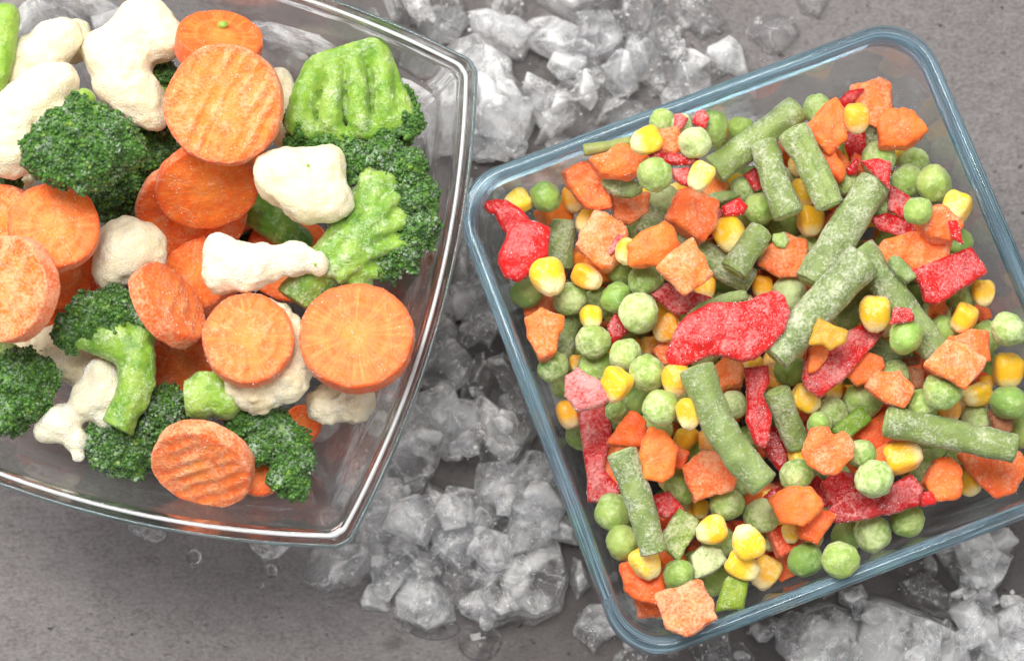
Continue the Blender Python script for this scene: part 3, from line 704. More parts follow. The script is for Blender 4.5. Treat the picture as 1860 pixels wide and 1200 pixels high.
q(0, piece, 'brown', 'H', [(185, 900), (230, 860), (330, 850), (340, 900), (230, 925)], label='thin reddish brown scrap in the shadow beside the short hidden bean', t=20); q(0, pea, 1628, 682, 28, tone=.3); q(0, piece, 'brown', 'H', [(265, 930), (370, 940), (370, 1080), (290, 1080)], t=24, label='olive brown slice deep in the mix behind the oval pea')
q(0, corn, 1725, 747, 54, 36); q(0, pea, 1772, 762, 30, tone=.8, fr=.7); q(0, pea, 1855, 782, 30); q(0, corn, 1760, 876, 50, 46, 120); q(0, pea, 1680, 846, 30, tone=.2); q(0, corn, 1793, 696, 32, 28)
q(0, bean, 1588, 225, 1590, 275, 34, fr=.8, tone=.2, label='greyish frosted bean stub wedged between the two carrot wedges and a pea'); q(0, cube, 1705, 560, .6)
q(0, cube, 1160, 365, .7, tone=.4); q(0, pea, 1203, 366, 31, tone=.3); q(0, cube, 1299, 343, .8); q(0, cube, 1085, 400, .8, tone=.3); q(0, cube, 1180, 960, .7, tone=.2); q(0, cube, 1560, 840, .8, tone=.2)
q(0, pea, 1715, 600, 27, tone=.8); q(0, pea, 1201, 1108, 16); q(0, cube, 1180, 1098, .8, tone=.4); q(0, pea, 1585, 365, 27); q(0, corn, 1385, 520, 40, 40)
# --- middle
q(1, corn, 939, 367, 56, 44, 30, label='corn kernel half hidden behind the ragged red pepper strip in the corner')
q(1, pea, 991, 357, 29, tone=.6); q(1, corn, 1043, 363, 54, 46, 100); q(1, corn, 1068, 403, 56, 40, 50)
q(1, piece, 'carrot', 'A', [(710, 60), (840, 0), (900, 15), (960, 130), (995, 290), (860, 300), (735, 140)], tone=.3, fr=.35, label='slanted orange carrot block nearest the upper glass wall', lm='the slanted carrot block')
q(1, piece, 'carrot', 'B', [(265, 740), (380, 725), (500, 740), (490, 850), (370, 910), (285, 890)], fr=.75)
q(1, piece, 'bean', 'B', [(195, 590), (300, 580), (470, 660), (470, 710), (400, 750), (290, 735), (215, 670)], t=34, fr=.65, label='flat pale bean half under the long carrot piece by the glass')
q(1, bean, 1062, 273, 1143, 258, 21, hue=.15, tone=.6, fr=.35, cuts=(0, 0), label='thin olive yellow bean tip lying along the upper glass wall', lm='the olive bean tip')
q(1, pea, 1202, 221, 24, tone=.6, fr=.6); q(1, pea, 1238, 226, 20, tone=.6, fr=.7); q(1, pea, 1293, 232, 31); q(1, pea, 1345, 233, 24, tone=.7, fr=.2)
q(1, piece, 'pepper', 'B', [(690, 180), (740, 170), (790, 210), (740, 290), (690, 270)], fr=.7, label='tiny frosted red pepper scrap between two peas by the upper wall')
q(1, piece, 'pepper', 'B', [(810, 240), (840, 165), (895, 150), (930, 205), (900, 290)], t=24, fr=.7, label='small red pepper nub standing up beside the upper glass wall')
q(1, piece, 'carrot', 'B', [(590, 310), (700, 300), (730, 420), (680, 450), (580, 420)], tone=.2)
q(1, piece, 'pepper', 'B', [(500, 450), (560, 430), (700, 440), (880, 490), (800, 530), (650, 520), (560, 490)], tone=.2, fr=.5, label='dark red pepper sliver below the pea with carrot scraps', lm='the dark red pepper sliver')
q(1, piece, 'pepper', 'B', [(670, 550), (790, 540), (840, 690), (740, 660), (690, 620)], label='red pepper scrap touching the corn kernel above the carrot cube')
q(1, bean, 1449, 196, 1297, 310, 52, label='long pale green bean slanting along the upper side of the pile', lm='the long upper bean', fr=.5, tone=.75, taper=(.95, 1.0))
q(1, bean, 1169, 394, 1362, 512, 52, label='long frosted bean lying under the pair of joined carrot cubes', lm='the long frosted bean', fr=.75, tone=.45)
q(1, pea, 1380, 379, 30, tone=.4); q(1, corn, 1472, 401, 62, 52, 90); q(1, piece, 'carrot', 'C', [(740, 600), (800, 590), (880, 740), (850, 800), (790, 740)], fr=.4)
q(1, pea, 1596, 289, 31, tone=.6); q(1, pea, 1661, 294, 27); q(1, pea, 1597, 368, 29, fr=.7)
q(1, piece, 'pepper', 'C', [(885, 700), (950, 620), (980, 650), (960, 740), (900, 750)], fr=.3, label='little crumpled red pepper scrap above the end of the longest bean')
q(1, piece, 'pepper', 'D', [(150, 960), (270, 925), (370, 955), (460, 1005), (485, 1060), (430, 1115), (220, 1040)], fr=.55, tone=.4, label='flat frosted red pepper piece beside the top of the longest bean', lm='the flat frosted red piece')
q(1, piece, 'carrot', 'H', [(55, 150), (110, 80), (300, 20), (420, 30), (530, 75), (520, 170), (400, 235), (280, 255), (225, 190), (110, 225)], label='wide double lobed carrot piece beside the straight red pepper rectangle', lm='the double carrot piece', tone=.7)
q(1, pea, 1748, 535, 31, fr=.8, tone=.2); q(1, corn, 1786, 532, 62, 38, 90); q(1, corn, 1750, 578, 56, 54, 60, tone=.3)
q(1, pea, 1789, 613, 30, tone=.7, fr=.6); q(1, piece, 'carrot', 'H', [(540, 740), (690, 690), (775, 700), (780, 870), (700, 840), (600, 800)], tone=.3)
q(1, pea, 1120, 541, 29, tone=.6); q(1, pea, 1173, 509, 33, tone=.2, fr=.6); q(1, pea, 1035, 543, 30, tone=.7)
q(1, piece, 'pepper', 'E', [(590, 175), (650, 230), (690, 300), (560, 415), (540, 280)], tone=.1, fr=.55, label='dark red pepper wedge between three peas beneath the carrot pair')
q(1, piece, 'pepper', 'F', [(245, 360), (350, 275), (440, 340), (520, 330), (660, 380), (580, 440), (480, 490), (400, 490)], fr=.6, label='jagged frosted red pepper scrap just under the pair of carrot cubes', lm='the jagged red scrap')
q(1, pea, 1083, 668, 33, tone=.8, fr=.7); q(1, pea, 1005, 665, 29, tone=.4); q(1, pea, 1139, 645, 29); q(1, corn, 1034, 752, 66, 40, 100)
q(1, piece, 'carrot', 'F', [(265, 740), (370, 665), (400, 740), (400, 810), (330, 835)], fr=.6)
q(1, piece, 'pepper', 'I', [(262, 175), (450, 130), (490, 290), (480, 400), (440, 560), (545, 690), (540, 740), (400, 785), (335, 775), (310, 500)], label='long upright red pepper strip close to the near glass wall', lm='the upright red strip', bend=(-.0012, .0004, 0), fr=.5)
q(1, pea, 1120, 746, 20, tone=.1, fr=.3); q(1, piece, 'carrot', 'E', [(565, 1050), (700, 860), (790, 930), (800, 1080)], tone=.3, fr=.25)
q(1, pea, 1320, 915, 31, fr=.6, tone=.3); q(1, pea, 1237, 886, 30, tone=.8, fr=.6); q(1, piece, 'pepper', 'I', [(775, 750), (880, 720), (990, 840), (870, 900), (810, 880)], fr=.5, label='small dark red pepper cube next to the frosted square of green pepper')
q(1, pea, 1305, 985, 29, tone=.6); q(1, corn, 1437, 967, 40, 38); q(1, piece, 'carrot', 'J', [(965, 1040), (1060, 920), (1165, 970), (1060, 1150), (970, 1110)], tone=.2, fr=.35)
q(1, piece, 'green', 'L', [(735, 490), (800, 420), (930, 440), (970, 520), (880, 600), (760, 640)], t=40, fr=.95, tone=.0, hue=.7, label='dark green lump thickly furred with frost beside the two stacked corn kernels', lm='the furred green lump')
q(1, pea, 1567, 728, 33, tone=.6); q(1, pea, 1671, 731, 28, tone=.4); q(1, pea, 1565, 824, 25, tone=.3); q(1, piece, 'green', 'K', [(250, 380), (400, 260), (450, 205), (540, 300), (460, 380), (380, 440)], tone=.1, hue=.62, fr=.3, label='shiny green pepper sliver between the frosted carrot heart and a pea', lm='the shiny green sliver')
q(1, piece, 'brown', 'K', [(1330, 250), (1420, 230), (1500, 310), (1480, 400), (1360, 390)], t=36, label='browned translucent vegetable piece next to the deep green dented pea')
q(1, piece, 'carrot', 'K', [(910, 740), (990, 600), (1070, 585), (1130, 650), (1120, 830), (975, 855)], tone=.3, fr=.4); q(1, piece, 'carrot', 'K', [(1145, 560), (1300, 545), (1530, 550), (1575, 640), (1490, 790), (1370, 835), (1220, 690)], tone=.35, fr=.5, label='broad five sided carrot slab leaning on the near glass wall', lm='the broad carrot slab')
q(1, bean, 1520, 590, 1608, 520, 48, tone=.7, fr=.4, label='short bright bean lying along the two big parallel beans', lm='the short bright bean')
q(1, bean, 1562, 452, 1698, 640, 56, tone=.25, fr=.5, label='dark wrinkled bean slanting down towards the paired carrot cubes', lm='the dark wrinkled bean', cuts=(0, 1))
q(1, piece, 'carrot', 'G', [(570, 960), (690, 840), (810, 880), (825, 930), (750, 1010), (650, 1040)], tone=.5, fr=.55)
q(1, corn, 1463, 725, 64, 50, 150, tone=.7)
# --- upper
q(2, piece, 'pepper', 'A', [(158, 290), (162, 258), (230, 226), (300, 230), (375, 290), (465, 372), (420, 440), (320, 495), (262, 420), (225, 330), (190, 335)], bend=(.002, -.002, .001), fr=.35, tone=.65, label='ragged red pepper strip pointing into the corner of the glass tub', lm='the ragged corner strip')
q(3, piece, 'pepper', 'A', [(320, 450), (370, 385), (430, 365), (520, 395), (588, 430), (582, 610), (500, 655), (440, 745), (380, 778), (295, 750), (250, 660), (255, 590)], bend=(-.0030, -.0025, .001), t=22, fr=.5, tone=.75, label='rounded bright red pepper cap nearest the left wall of the tub', lm='the rounded red cap')
q(2, piece, 'carrot', 'A', [(905, 335), (1060, 400), (1100, 470), (1090, 560), (1000, 680), (940, 685), (780, 540)], fr=.65, label='frosted carrot cube with a red stain on its corner', lm='the stained carrot cube', extra=[('pepper_scrap', M_pepper, 'A', [(1050, 480), (1095, 500), (1085, 560), (1000, 640), (990, 600)], 14)])
q(2, bean, 1024, 404, 1018, 484, 45, fr=.65, tone=.7, za=12, zb=-6, label='short upright bean stub between the red cap and the stained carrot', lm='the short bean stub')
q(3, corn, 996, 503, 74, 68, 110, tone=.35, label='large corn kernel resting against the rounded red pepper cap', lm='the large corn kernel'); q(2, corn, 1067, 504, 66, 44, 145); q(2, pea, 957, 531, 29, tone=.3, fr=.25)
q(2, piece, 'carrot', 'P', [(960, 581), (984, 567), (1021, 580), (1005, 640), (983, 648), (962, 610)], tone=.6, fr=.5)
q(2, corn, 1074, 577, 46, 46, 95, tone=.3); q(2, pea, 1077, 620, 31, fr=.75, tone=.5)
q(2, corn, 1173, 256, 66, 52, 25, tone=.4, label='glossy corn kernel at the upper edge beside the red stained carrot'); q(3, pea, 1262, 260, 30, fr=.6)
q(2, piece, 'carrot', 'B', [(140, 500), (340, 402), (495, 478), (430, 565), (360, 600), (190, 575)], fr=.45, label='long frosted carrot piece below the olive bean tip', lm='the long carrot piece')
q(3, pea, 1189, 318, 33, fr=.6, tone=.5); q(2, corn, 1272, 321, 58, 48, 60, fr=.6)
q(3, piece, 'carrot', 'B', [(658, 890), (740, 718), (830, 712), (972, 800), (962, 930), (890, 1028)], fr=.5, t=60, label='large square carrot cube joined to a bright red pepper tab', lm='the square carrot cube')
q(2, piece, 'bean', 'B', [(920, 745), (960, 710), (1080, 700), (1140, 735), (1000, 795), (940, 780)], t=22, label='thin green bean sliver above the bright red pepper tab')
q(3, piece, 'pepper', 'B', [(1010, 800), (1130, 748), (1195, 800), (1165, 862), (1030, 872)], tone=.8, fr=.3, label='bright red pepper tab lying between the square carrot cube and a pea', lm='the bright red tab')
q(2, piece, 'pepper', 'B', [(970, 800), (1035, 860), (965, 995), (890, 1045), (900, 960)], tone=.2, label='dark red pepper strip squeezed along the side of the square carrot')
q(2, piece, 'corn_', 'B', [(990, 900), (1060, 865), (1150, 880), (1195, 960), (1080, 1130), (950, 1060)]) if False else q(2, corn, 1327, 427, 68, 66, 110, tone=.3, fr=.6, label='blocky square corn kernel below the bright red pepper tab', lm='the blocky corn kernel')
q(3, piece, 'carrot', 'B', [(385, 1080), (480, 990), (620, 928), (665, 960), (705, 1060), (640, 1185), (400, 1195)], tone=.6, fr=.35, label='smooth topped carrot cube, upper one of the joined pair', lm='the joined carrot pair')
q(3, piece, 'carrot', 'F', [(288, 180), (420, 60), (510, 0), (635, 218), (462, 348)], tone=.6, fr=.6, label='diamond shaped carrot cube, lower one of the joined pair')
q(2, corn, 1139, 458, 54, 40, 70, tone=.3)
q(3, bean, 1383, 418, 1332, 494, 50, tone=.7, fr=.5, za=6, zb=10, taper=(.85, 1), label='short plump bean lying across the long frosted bean', lm='the short plump bean')
q(2, pea, 1484, 197, 26, fr=.6, tone=.8); q(3, piece, 'carrot', 'C', [(640, 415), (810, 238), (862, 310), (865, 500), (770, 585), (650, 465)], tone=.6, fr=.35, label='smooth orange carrot wedge beside the end of the long upper bean', lm='the smooth carrot wedge')
q(2, piece, 'carrot', 'C', [(925, 170), (1110, 122), (1165, 150), (1155, 320), (1085, 420), (1040, 400), (950, 260)], t=64, tone=.4, fr=.6, label='tall frosted carrot wedge with a corn kernel in front of it', lm='the tall carrot wedge')
q(2, piece, 'pepper', 'C', [(840, 232), (900, 168), (1035, 143), (940, 240), (870, 292)], fr=.5, label='thin red pepper strip stuck to the side of the tall carrot wedge')
q(3, corn, 1556, 215, 62, 48, 95, fr=.5, label='corn kernel standing between the smooth and the tall carrot wedges')
q(3, bean, 1388, 258, 1431, 391, 56, tone=.6, fr=.6, taper=(.82, .95), label='stubby tapered bean crossing below the long upper bean', lm='the stubby tapered bean')
q(3, bean, 1441, 236, 1506, 374, 56, tone=.75, fr=.55, split=True, label='pale bean split open lengthwise along its seam', lm='the split seam bean')
q(2, piece, 'carrot', 'D', [(212, 310), (262, 248), (370, 226), (432, 265), (513, 372), (380, 465), (228, 465)], tone=.45, fr=.2, label='glossy pointed carrot chunk at the upper right of the heap', lm='the pointed carrot chunk')
q(4, bean, 1592, 328, 1474, 516, 64, tone=.4, fr=.6, label='thickest long bean, with a red pepper square on its end', lm='the thickest bean')
q(5, piece, 'pepper', 'C', [(985, 650), (1100, 628), (1188, 660), (1182, 845), (1130, 800), (1060, 725)], tone=.7, fr=.45, label='red pepper square stuck on the upper end of the thickest bean', lm='the red pepper square', t=20)
q(2, pea, 1648, 328, 29, tone=.5, label='split pea with an open skin beside the round pea near the wall'); q(2, pea, 1697, 335, 34, tone=.6, fr=.45, label='large round pea nearest the long right wall of the tub'); q(2, corn, 1736, 379, 62, 56, 60, label='round corn kernel nearest the right wall, below the large pea', lm='the lone corn kernel')
q(2, piece, 'pepper', 'D', [(280, 735), (330, 750), (450, 840), (430, 920), (370, 970), (280, 900)], fr=.6, label='frosted red pepper fold between the split pea and the thickest bean')
q(2, piece, 'carrot', 'D', [(468, 990), (530, 905), (620, 886), (725, 960), (760, 1020), (690, 1100), (560, 1085)], fr=.6, label='rounded carrot chunk with a bright red pepper tip beside it', lm='the rounded carrot chunk')
q(3, piece, 'pepper', 'D', [(690, 985), (740, 980), (770, 1060), (785, 1140), (700, 1095)], tone=.8, fr=.3, label='small bright red pepper tip hanging off the rounded carrot chunk')
q(3, piece, 'bean', 'H', [(125, 200), (150, 165), (200, 180), (270, 250), (308, 315), (240, 350), (175, 300)], t=34, tone=.6, fr=.35, hue=.6, label='bright green pea half lying on the double lobed carrot piece')
q(3, piece, 'pepper', 'H', [(285, 262), (380, 235), (470, 195), (690, 112), (740, 200), (795, 290), (600, 400), (460, 498), (370, 475), (340, 370)], bend=(.0012, .0005, 0), t=20, tone=.6, fr=.5, label='large straight sided red pepper rectangle near the right wall', lm='the red pepper rectangle')
q(2, pea, 1645, 611, 32, tone=.7, fr=.2, label='bright smooth pea beside the dark wrinkled bean', lm='the bright smooth pea'); q(2, piece, 'pepper', 'H', [(130, 640), (165, 525), (272, 518), (302, 570), (297, 612), (180, 630)], fr=.5, label='short red pepper stub between the top corn kernel and a bright pea')
q(4, corn, 1591, 569, 70, 66, 90, tone=.4, label='plump corn kernel on top of the short bright bean', lm='the plump corn kernel')
q(2, pea, 1832, 599, 32, fr=.65, label='frosted pea nearest the right edge of the picture, above a corn kernel'); q(2, corn, 1831, 673, 68, 62, 90, tone=.2, fr=.3, label='smooth orange yellow corn kernel standing on the deep green pea', lm='the smooth corn kernel')
q(3, piece, 'carrot', 'H', [(388, 910), (530, 765), (640, 800), (775, 880), (740, 940), (630, 1062), (560, 1020), (460, 960)], fr=.6, tone=.7, label='wide carrot cube at the lower end of the dark wrinkled bean', lm='the wide carrot cube')
q(2, corn, 1774, 717, 64, 50, 20, tone=.3); q(2, pea, 1711, 711, 34, tone=.3, fr=.3, label='dark glossy oval pea below the wide carrot cube', lm='the dark oval pea'); q(2, pea, 1833, 731, 33, tone=.3, fr=.1, label='deep green dented pea at the right edge under the corn kernel', lm='the deep green pea')
q(4, bean, 1570, 470, 1404, 645, 66, tone=.35, fr=.65, cuts=(0, 1), label='big frosted bean running down beside the glossy red pepper flap', lm='the big frosted bean', taper=(1, .95))
q(4, piece, 'olive', 'G', [(335, 775), (400, 585), (500, 640), (602, 680), (582, 750), (480, 812), (430, 770)], t=15, fr=.4, label='translucent mustard yellow pepper scrap on the red pepper strip', lm='the mustard scrap')
q(3, piece, 'pepper', 'G', [(300, 1000), (335, 780), (440, 800), (500, 790), (600, 690), (690, 635), (855, 670), (780, 770), (560, 1015), (420, 1125), (330, 1070)], t=24, bend=(-.001, -.001, .001), fr=.45, tone=.45, label='long tapering red pepper strip with an orange flank', lm='the tapering red strip', extra=[('orange_flank', M_carrot, 'G', [(335, 790), (400, 770), (470, 800), (450, 880), (380, 960), (315, 980)], 20)])
q(3, pea, 1434, 532, 31, tone=.6, fr=.6); q(3, piece, 'carrot', 'G', [(-5, 240), (70, 120), (165, 45), (295, 90), (285, 310), (130, 315)], fr=.65, label='carrot cube with a pale green flake frozen on it', lm='the flaked carrot cube', extra=[('green_flake', M_beancut, 'G', [(85, 30), (160, 20), (195, 80), (165, 135), (110, 125), (75, 80)], 12)])
q(2, pea, 1436, 672, 31, tone=.3, fr=.5); q(4, bean, 1409, 714, 1452, 806, 50, tone=.35, fr=.6, za=26, zb=-24, cuts=(1, 0), label='bean stub whose round cut end faces up', lm='the upright cut bean')
q(2, piece, 'carrot', 'G', [(740, 1060), (790, 990), (950, 972), (1035, 1080), (970, 1195), (860, 1160)], tone=.5, fr=.6, label='rough carrot lump between two peas below the bright smooth pea', lm='the rough carrot lump')
q(3, pea, 1160, 568, 36, fr=.65, tone=.6, label='large frosted pea with a crumpled skin above the slim corn kernel', lm='the large frosted pea'); q(2, corn, 1212, 597, 66, 40, 30, tone=.4)
q(3, piece, 'bean', 'F', [(480, 490), (560, 420), (640, 385), (760, 340), (880, 322), (900, 400), (640, 440)], t=26, fr=.5, tone=.8, label='pale bean half peeking out above the glossy red pepper flap')
q(5, piece, 'pepper', 'F', [(350, 742), (400, 640), (440, 540), (500, 488), (640, 408), (890, 400), (980, 348), (1080, 318), (1142, 370), (1167, 480), (1130, 600), (1040, 700), (950, 772), (860, 797), (740, 762), (640, 758), (560, 800), (430, 838), (375, 805)], t=20, bend=(-.0007, -.0025, .0006), tone=.75, fr=.42, label='big glossy red pepper flap lying on top at the centre', lm='the big red flap')
q(3, pea, 1176, 677, 33, fr=.6, tone=.5); q(3, corn, 1228, 691, 62, 58, 85, tone=.3); q(3, corn, 1117, 699, 62, 60, 60, tone=.4); q(2, pea, 1136, 644, 30, fr=.6)
q(3, pea, 1200, 740, 32, fr=.5, tone=.6); q(3, corn, 1251, 752, 64, 48, 80, tone=.3)
q(4, bean, 1266, 668, 1386, 880, 62, mid=[(1282, 715), (1306, 775), (1342, 830)], tone=.5, fr=.45, label='long bent bean reaching down from the glossy red flap', lm='the long bent bean')
q(4, piece, 'pepper', 'J', [(575, -30), (740, -60), (742, 60), (700, 140), (752, 270), (738, 430), (700, 497), (640, 462), (578, 310), (590, 150)], t=16, bend=(-.002, .0006, 0), tone=.4, fr=.4, label='narrow red pepper tongue hanging down below the glossy flap', lm='the red pepper tongue')
q(3, piece, 'pepper', 'E', [(262, 610), (340, 552), (400, 600), (480, 640), (548, 770), (490, 812), (340, 848), (248, 740)], t=24, bend=(-.003, -.003, 0), fr=.85, tone=.5, label='very frosty pink red pepper chip above the upright strip', lm='the frosty pepper chip')
q(4, bean, 1129, 822, 1188, 1002, 52, mid=[(1160, 905)], tone=.3, fr=.6, za=14, zb=-8, cuts=(1, 0), label='frosty grey green bean standing beside the upright red strip', lm='the grey green bean')
q(3, piece, 'carrot', 'I', [(700, 500), (760, 308), (850, 340), (922, 440), (905, 600), (830, 652), (730, 620)], tone=.7, fr=.4, label='upright orange carrot block next to the grey green bean', lm='the upright carrot block')
q(3, piece, 'carrot', 'J', [(163, 640), (300, 540), (425, 545), (513, 670), (470, 772), (240, 852)], fr=.7, tone=.4, label='frosted five sided carrot cube below the middle of the bent bean', lm='the five sided carrot')
q(2, pea, 1113, 929, 33, tone=.7, fr=.3, label='bright pea touching the foot of the upright red strip'); q(2, pea, 1131, 985, 31, tone=.7, fr=.5); q(3, corn, 1173, 1022, 64, 58, 120, fr=.6, label='frosted corn kernel perched on the carrot near the tub corner', lm='the perched corn kernel')
q(3, piece, 'green', 'L', [(525, 410), (545, 330), (650, 168), (782, 240), (760, 330), (640, 517)], t=30, fr=.75, tone=.5, hue=.66, label='frosted square of green pepper with a frilled corner', lm='the frosted green square')
q(3, corn, 1292, 962, 58, 56, 20, fr=.6, label='wrinkled corn kernel lying flat beside the frosted green square'); q(2, pea, 1384, 936, 32, tone=.4, fr=.4); q(4, corn, 1359, 983, 66, 62, 290, tone=.6, fr=.5, label='pear shaped corn kernel, upper of the two stacked kernels', lm='the stacked corn kernels')
q(3, pea, 1447, 864, 30, fr=.7, tone=.7, label='whitish frosted pea just below the frosted carrot heart'); q(3, piece, 'carrot', 'J', [(748, 870), (860, 788), (1010, 790), (1088, 890), (1070, 920), (960, 1022), (820, 1000)], tone=.7, fr=.4, label='flat topped carrot block with a reddish lower side', lm='the flat carrot block')
q(4, piece, 'carrot', 'K', [(80, 530), (130, 388), (235, 378), (265, 420), (330, 403), (392, 470), (385, 560), (280, 672), (200, 660), (110, 600)], fr=.65, tone=.5, t=44, label='frosted carrot lump notched like a heart', lm='the carrot heart')
q(2, piece, 'pepper', 'K', [(110, 740), (170, 690), (265, 760), (260, 900), (180, 905)], fr=.4, label='red pepper scrap between the flat carrot block and the crumpled pepper'); q(3, piece, 'pepper', 'K', [(200, 740), (300, 660), (405, 680), (422, 720), (382, 850), (310, 902), (240, 880)], fr=.6, tone=.7, t=28, label='crumpled frosty red pepper knob beside the large round pea', lm='the crumpled pepper knob')
q(3, piece, 'pepper', 'K', [(245, 920), (420, 765), (560, 830), (690, 740), (805, 678), (872, 780), (845, 890), (640, 950), (450, 985), (300, 1005)], tone=.1, fr=.45, bend=(.0007, -.002, 0), label='wide dark red pepper strip near the lower glass wall', lm='the wide dark strip')
q(2, piece, 'pepper', 'K', [(850, 800), (950, 798), (982, 880), (870, 905)], tone=.6, fr=.3, label='small torn red pepper end past the wide dark strip')
q(4, pea, 1588, 870, 36, fr=.5, tone=.7, label='large frosted pea sitting on the wide dark pepper strip', lm='the pea on the dark strip'); q(3, corn, 1641, 829, 78, 58, 195, tone=.4, fr=.45, label='long two toned corn kernel under the lowest bean', lm='the two toned kernel')
q(4, bean, 1611, 764, 1842, 814, 58, tone=.35, fr=.5, label='long straight bean lying level at the lower right of the heap', lm='the level bean')
q(2, pea, 1584, 968, 33, tone=.6, fr=.45); q(2, pea, 1648, 943, 32, tone=.7, fr=.3, label='yellowish pea tucked under the edge of the wide dark strip'); q(2, pea, 1463, 1017, 33, tone=.5, fr=.4, label='pea with a white frost patch near the lower glass wall'); q(2, pea, 1527, 1015, 33, fr=.7, tone=.7, label='evenly frosted pea touching the lower glass wall')
q(3, corn, 1349, 1027, 68, 58, 150, tone=.4, label='round corn kernel, lower of the two stacked kernels'); q(2, corn, 1390, 1040, 66, 54, 60, tone=.6, label='angular corn kernel against the lower wall beside the stacked kernels')
q(2, piece, 'green', 'L', [(895, 862), (970, 640), (1010, 620), (1125, 655), (1090, 848), (980, 850)], t=16, tone=.3, fr=.3, label='smooth olive green pepper flap leaning on the lower glass wall', lm='the olive pepper flap')
q(2, pea, 1233, 1044, 29, tone=.9, fr=.1, label='vivid light green pea above the corner carrot cube', lm='the vivid green pea')
q(2, piece, 'carrot', 'L', [(365, 780), (520, 790), (525, 830), (465, 872), (420, 850)], tone=.2, fr=.15)
q(2, piece, 'carrot', 'L', [(263, 560), (330, 533), (530, 620), (522, 800), (380, 785), (290, 720)], tone=.1, fr=.3, label='smooth deep orange carrot block under the perched corn kernel', lm='the deep orange block')
q(3, piece, 'carrot', 'L', [(508, 755), (780, 678), (835, 790), (868, 900), (685, 1008), (570, 960), (540, 870)], t=66, fr=.7, tone=.2, label='large frosted carrot cube nearest the bottom corner of the tub', lm='the corner carrot cube')
q(2, pea, 1668, 383, 26); q(2, pea, 1488, 768, 20, tone=.3)
for L_, i_, f_, a_, k_ in sorted(QUEUE, key=lambda t: t[:2]): f_(*a_, **k_)
# ---------------------------------------------------------------- broccoli, cauliflower and carrot slices in the bowl
def slice_mesh(rad, t, seed, ridges=0.0, wl=26.0, ang=65.0, oval=1.0):
    r = np.random.default_rng(seed); n = 96; a = np.linspace(0, 2*np.pi, n, endpoint=False)
    out = 1+0.055*noise(np.c_[np.cos(a)*1.3, np.sin(a)*1.3, a*0+seed*3.3])+0.022*noise(np.c_[np.cos(a)*4, np.sin(a)*4, a*0+seed])+0.008*noise(np.c_[np.cos(a)*11, np.sin(a)*11, a*0+seed])
    ed = 5.0; fr_ = np.linspace(0.04, 1, 22); V = [(0, 0, 0, 0, t/2)]; R_ = []
    rings = [(f*(rad-ed)/rad, t/2, 1) for f in fr_]+[(1-ed*(1-math.sin(R(q_)))/rad, t/2-ed*(1-math.cos(R(q_))), 1 if q_ < 40 else 0) for q_ in (25, 50, 75, 90)]
    side = [(1.0+0.012*math.sin(math.pi*k/6), t/2-ed-(t-2*ed)*k/6, 0) for k in range(1, 6)]
    rings = rings+side+[(f, -z, -m) for f, z, m in rings[::-1]]
    P = []; rad_ = []; rdg = [0]; c, s = math.cos(R(ang)), math.sin(R(ang))
    P.append((0, 0, t/2)); rad_.append(0)
    for f, z, m in rings:
        x = np.cos(a)*out*rad*f; y = np.sin(a)*out*rad*f*oval; u = -x*s+y*c
        fade = max(0, min(1, (1.0-f)*7)) if m else 0; fade = fade*np.clip(.55+1.1*noise(np.c_[x/45, y/45, x*0+seed*1.7]), 0, 1)
        wv = np.sin(u*2*np.pi/wl+1.3*noise(np.c_[x/60, y/60, x*0+seed]))*fade; zz = z+m*ridges*wv
        Q3 = np.c_[x, y, x*0+z]; zz = zz+m*2.2*noise(Q3/26+seed*2)*(1 if m else 0)+m*0.9*noise(Q3/8+seed)
        k = 1+(0.008*noise(Q3/12+seed*4) if m == 0 else 0)
        P += list(zip(x*k, y*k, zz)); rad_ += [f]*n; rdg += list(np.zeros(n)+(wv*min(ridges/3, 1) if m else 0))
    P.append((0, 0, -t/2)); rad_.append(0); rdg.append(0)
    F = [(0, 1+j, 1+(j+1) % n) for j in range(n)]
    for i in range(len(rings)-1):
        for j in range(n):
            p, q_ = 1+i*n+j, 1+i*n+(j+1) % n; F.append((p, p+n, q_+n, q_))
    b = 1+(len(rings)-1)*n; e_ = len(P)-1
    F += [(e_, b+(j+1) % n, b+j) for j in range(n)]
    return mesh('carrot_slice', P, F, M_slice, {'rad': rad_, 'ridge': rdg})
GB = 'vegetables in the glass bowl'
def slc(x, y, rad, tl=(0, 1, 0), t=44, label=None, lm=None, fr=.45, tone=.5, ridges=0.7, ang=60, oval=1.0, spin=0, hue=.5, **k):
    cnt[0] += 1
    rot = (tilt(*tl) if tl[2] else Matrix.Identity(3)) @ rotz(spin)
    return add('carrot_slice', slice_mesh(rad, t, cnt[0], ridges, 27, ang, oval), x, y, rot, 1.0, (tone, fr, hue), label, lm, group=k.pop('group', 'carrot slices in the glass bowl'), **k)
def centred(*lists):
    A = np.array([b for l in lists for b in l], float); lo = (A[:, :2]-A[:, 3:4]).min(0); hi = (A[:, :2]+A[:, 3:4]).max(0); c = (lo+hi)/2
    return c, [[(b[0]-c[0], c[1]-b[1], b[2], b[3]) for b in l] for l in lists]
def b4(l, zs=0): return [(b[0], b[1], (b[3] if len(b) > 3 else zs), b[2]) for b in l]
def caul(blobs, label=None, lm=None, fr=.5, tone=.6, k=6.0, lumps=(4.5, 20), tl=None, **kw):
    cnt[0] += 1; c, (B,) = centred(b4(blobs))
    V, F = blob_mesh(B, 4.3, k, ((4.5, 38), (2.4, 16), (1.2, 7.5), (0.7, 4.5)), cnt[0], lumps)
    return add('cauliflower_floret', mesh('cauliflower_floret', V, F, M_caul), c[0], c[1], tilt(*tl) if tl else None, 1.0, jit((tone, fr, .5), .1), label, lm, group=kw.pop('group', 'cauliflower florets in the glass bowl'), **kw)
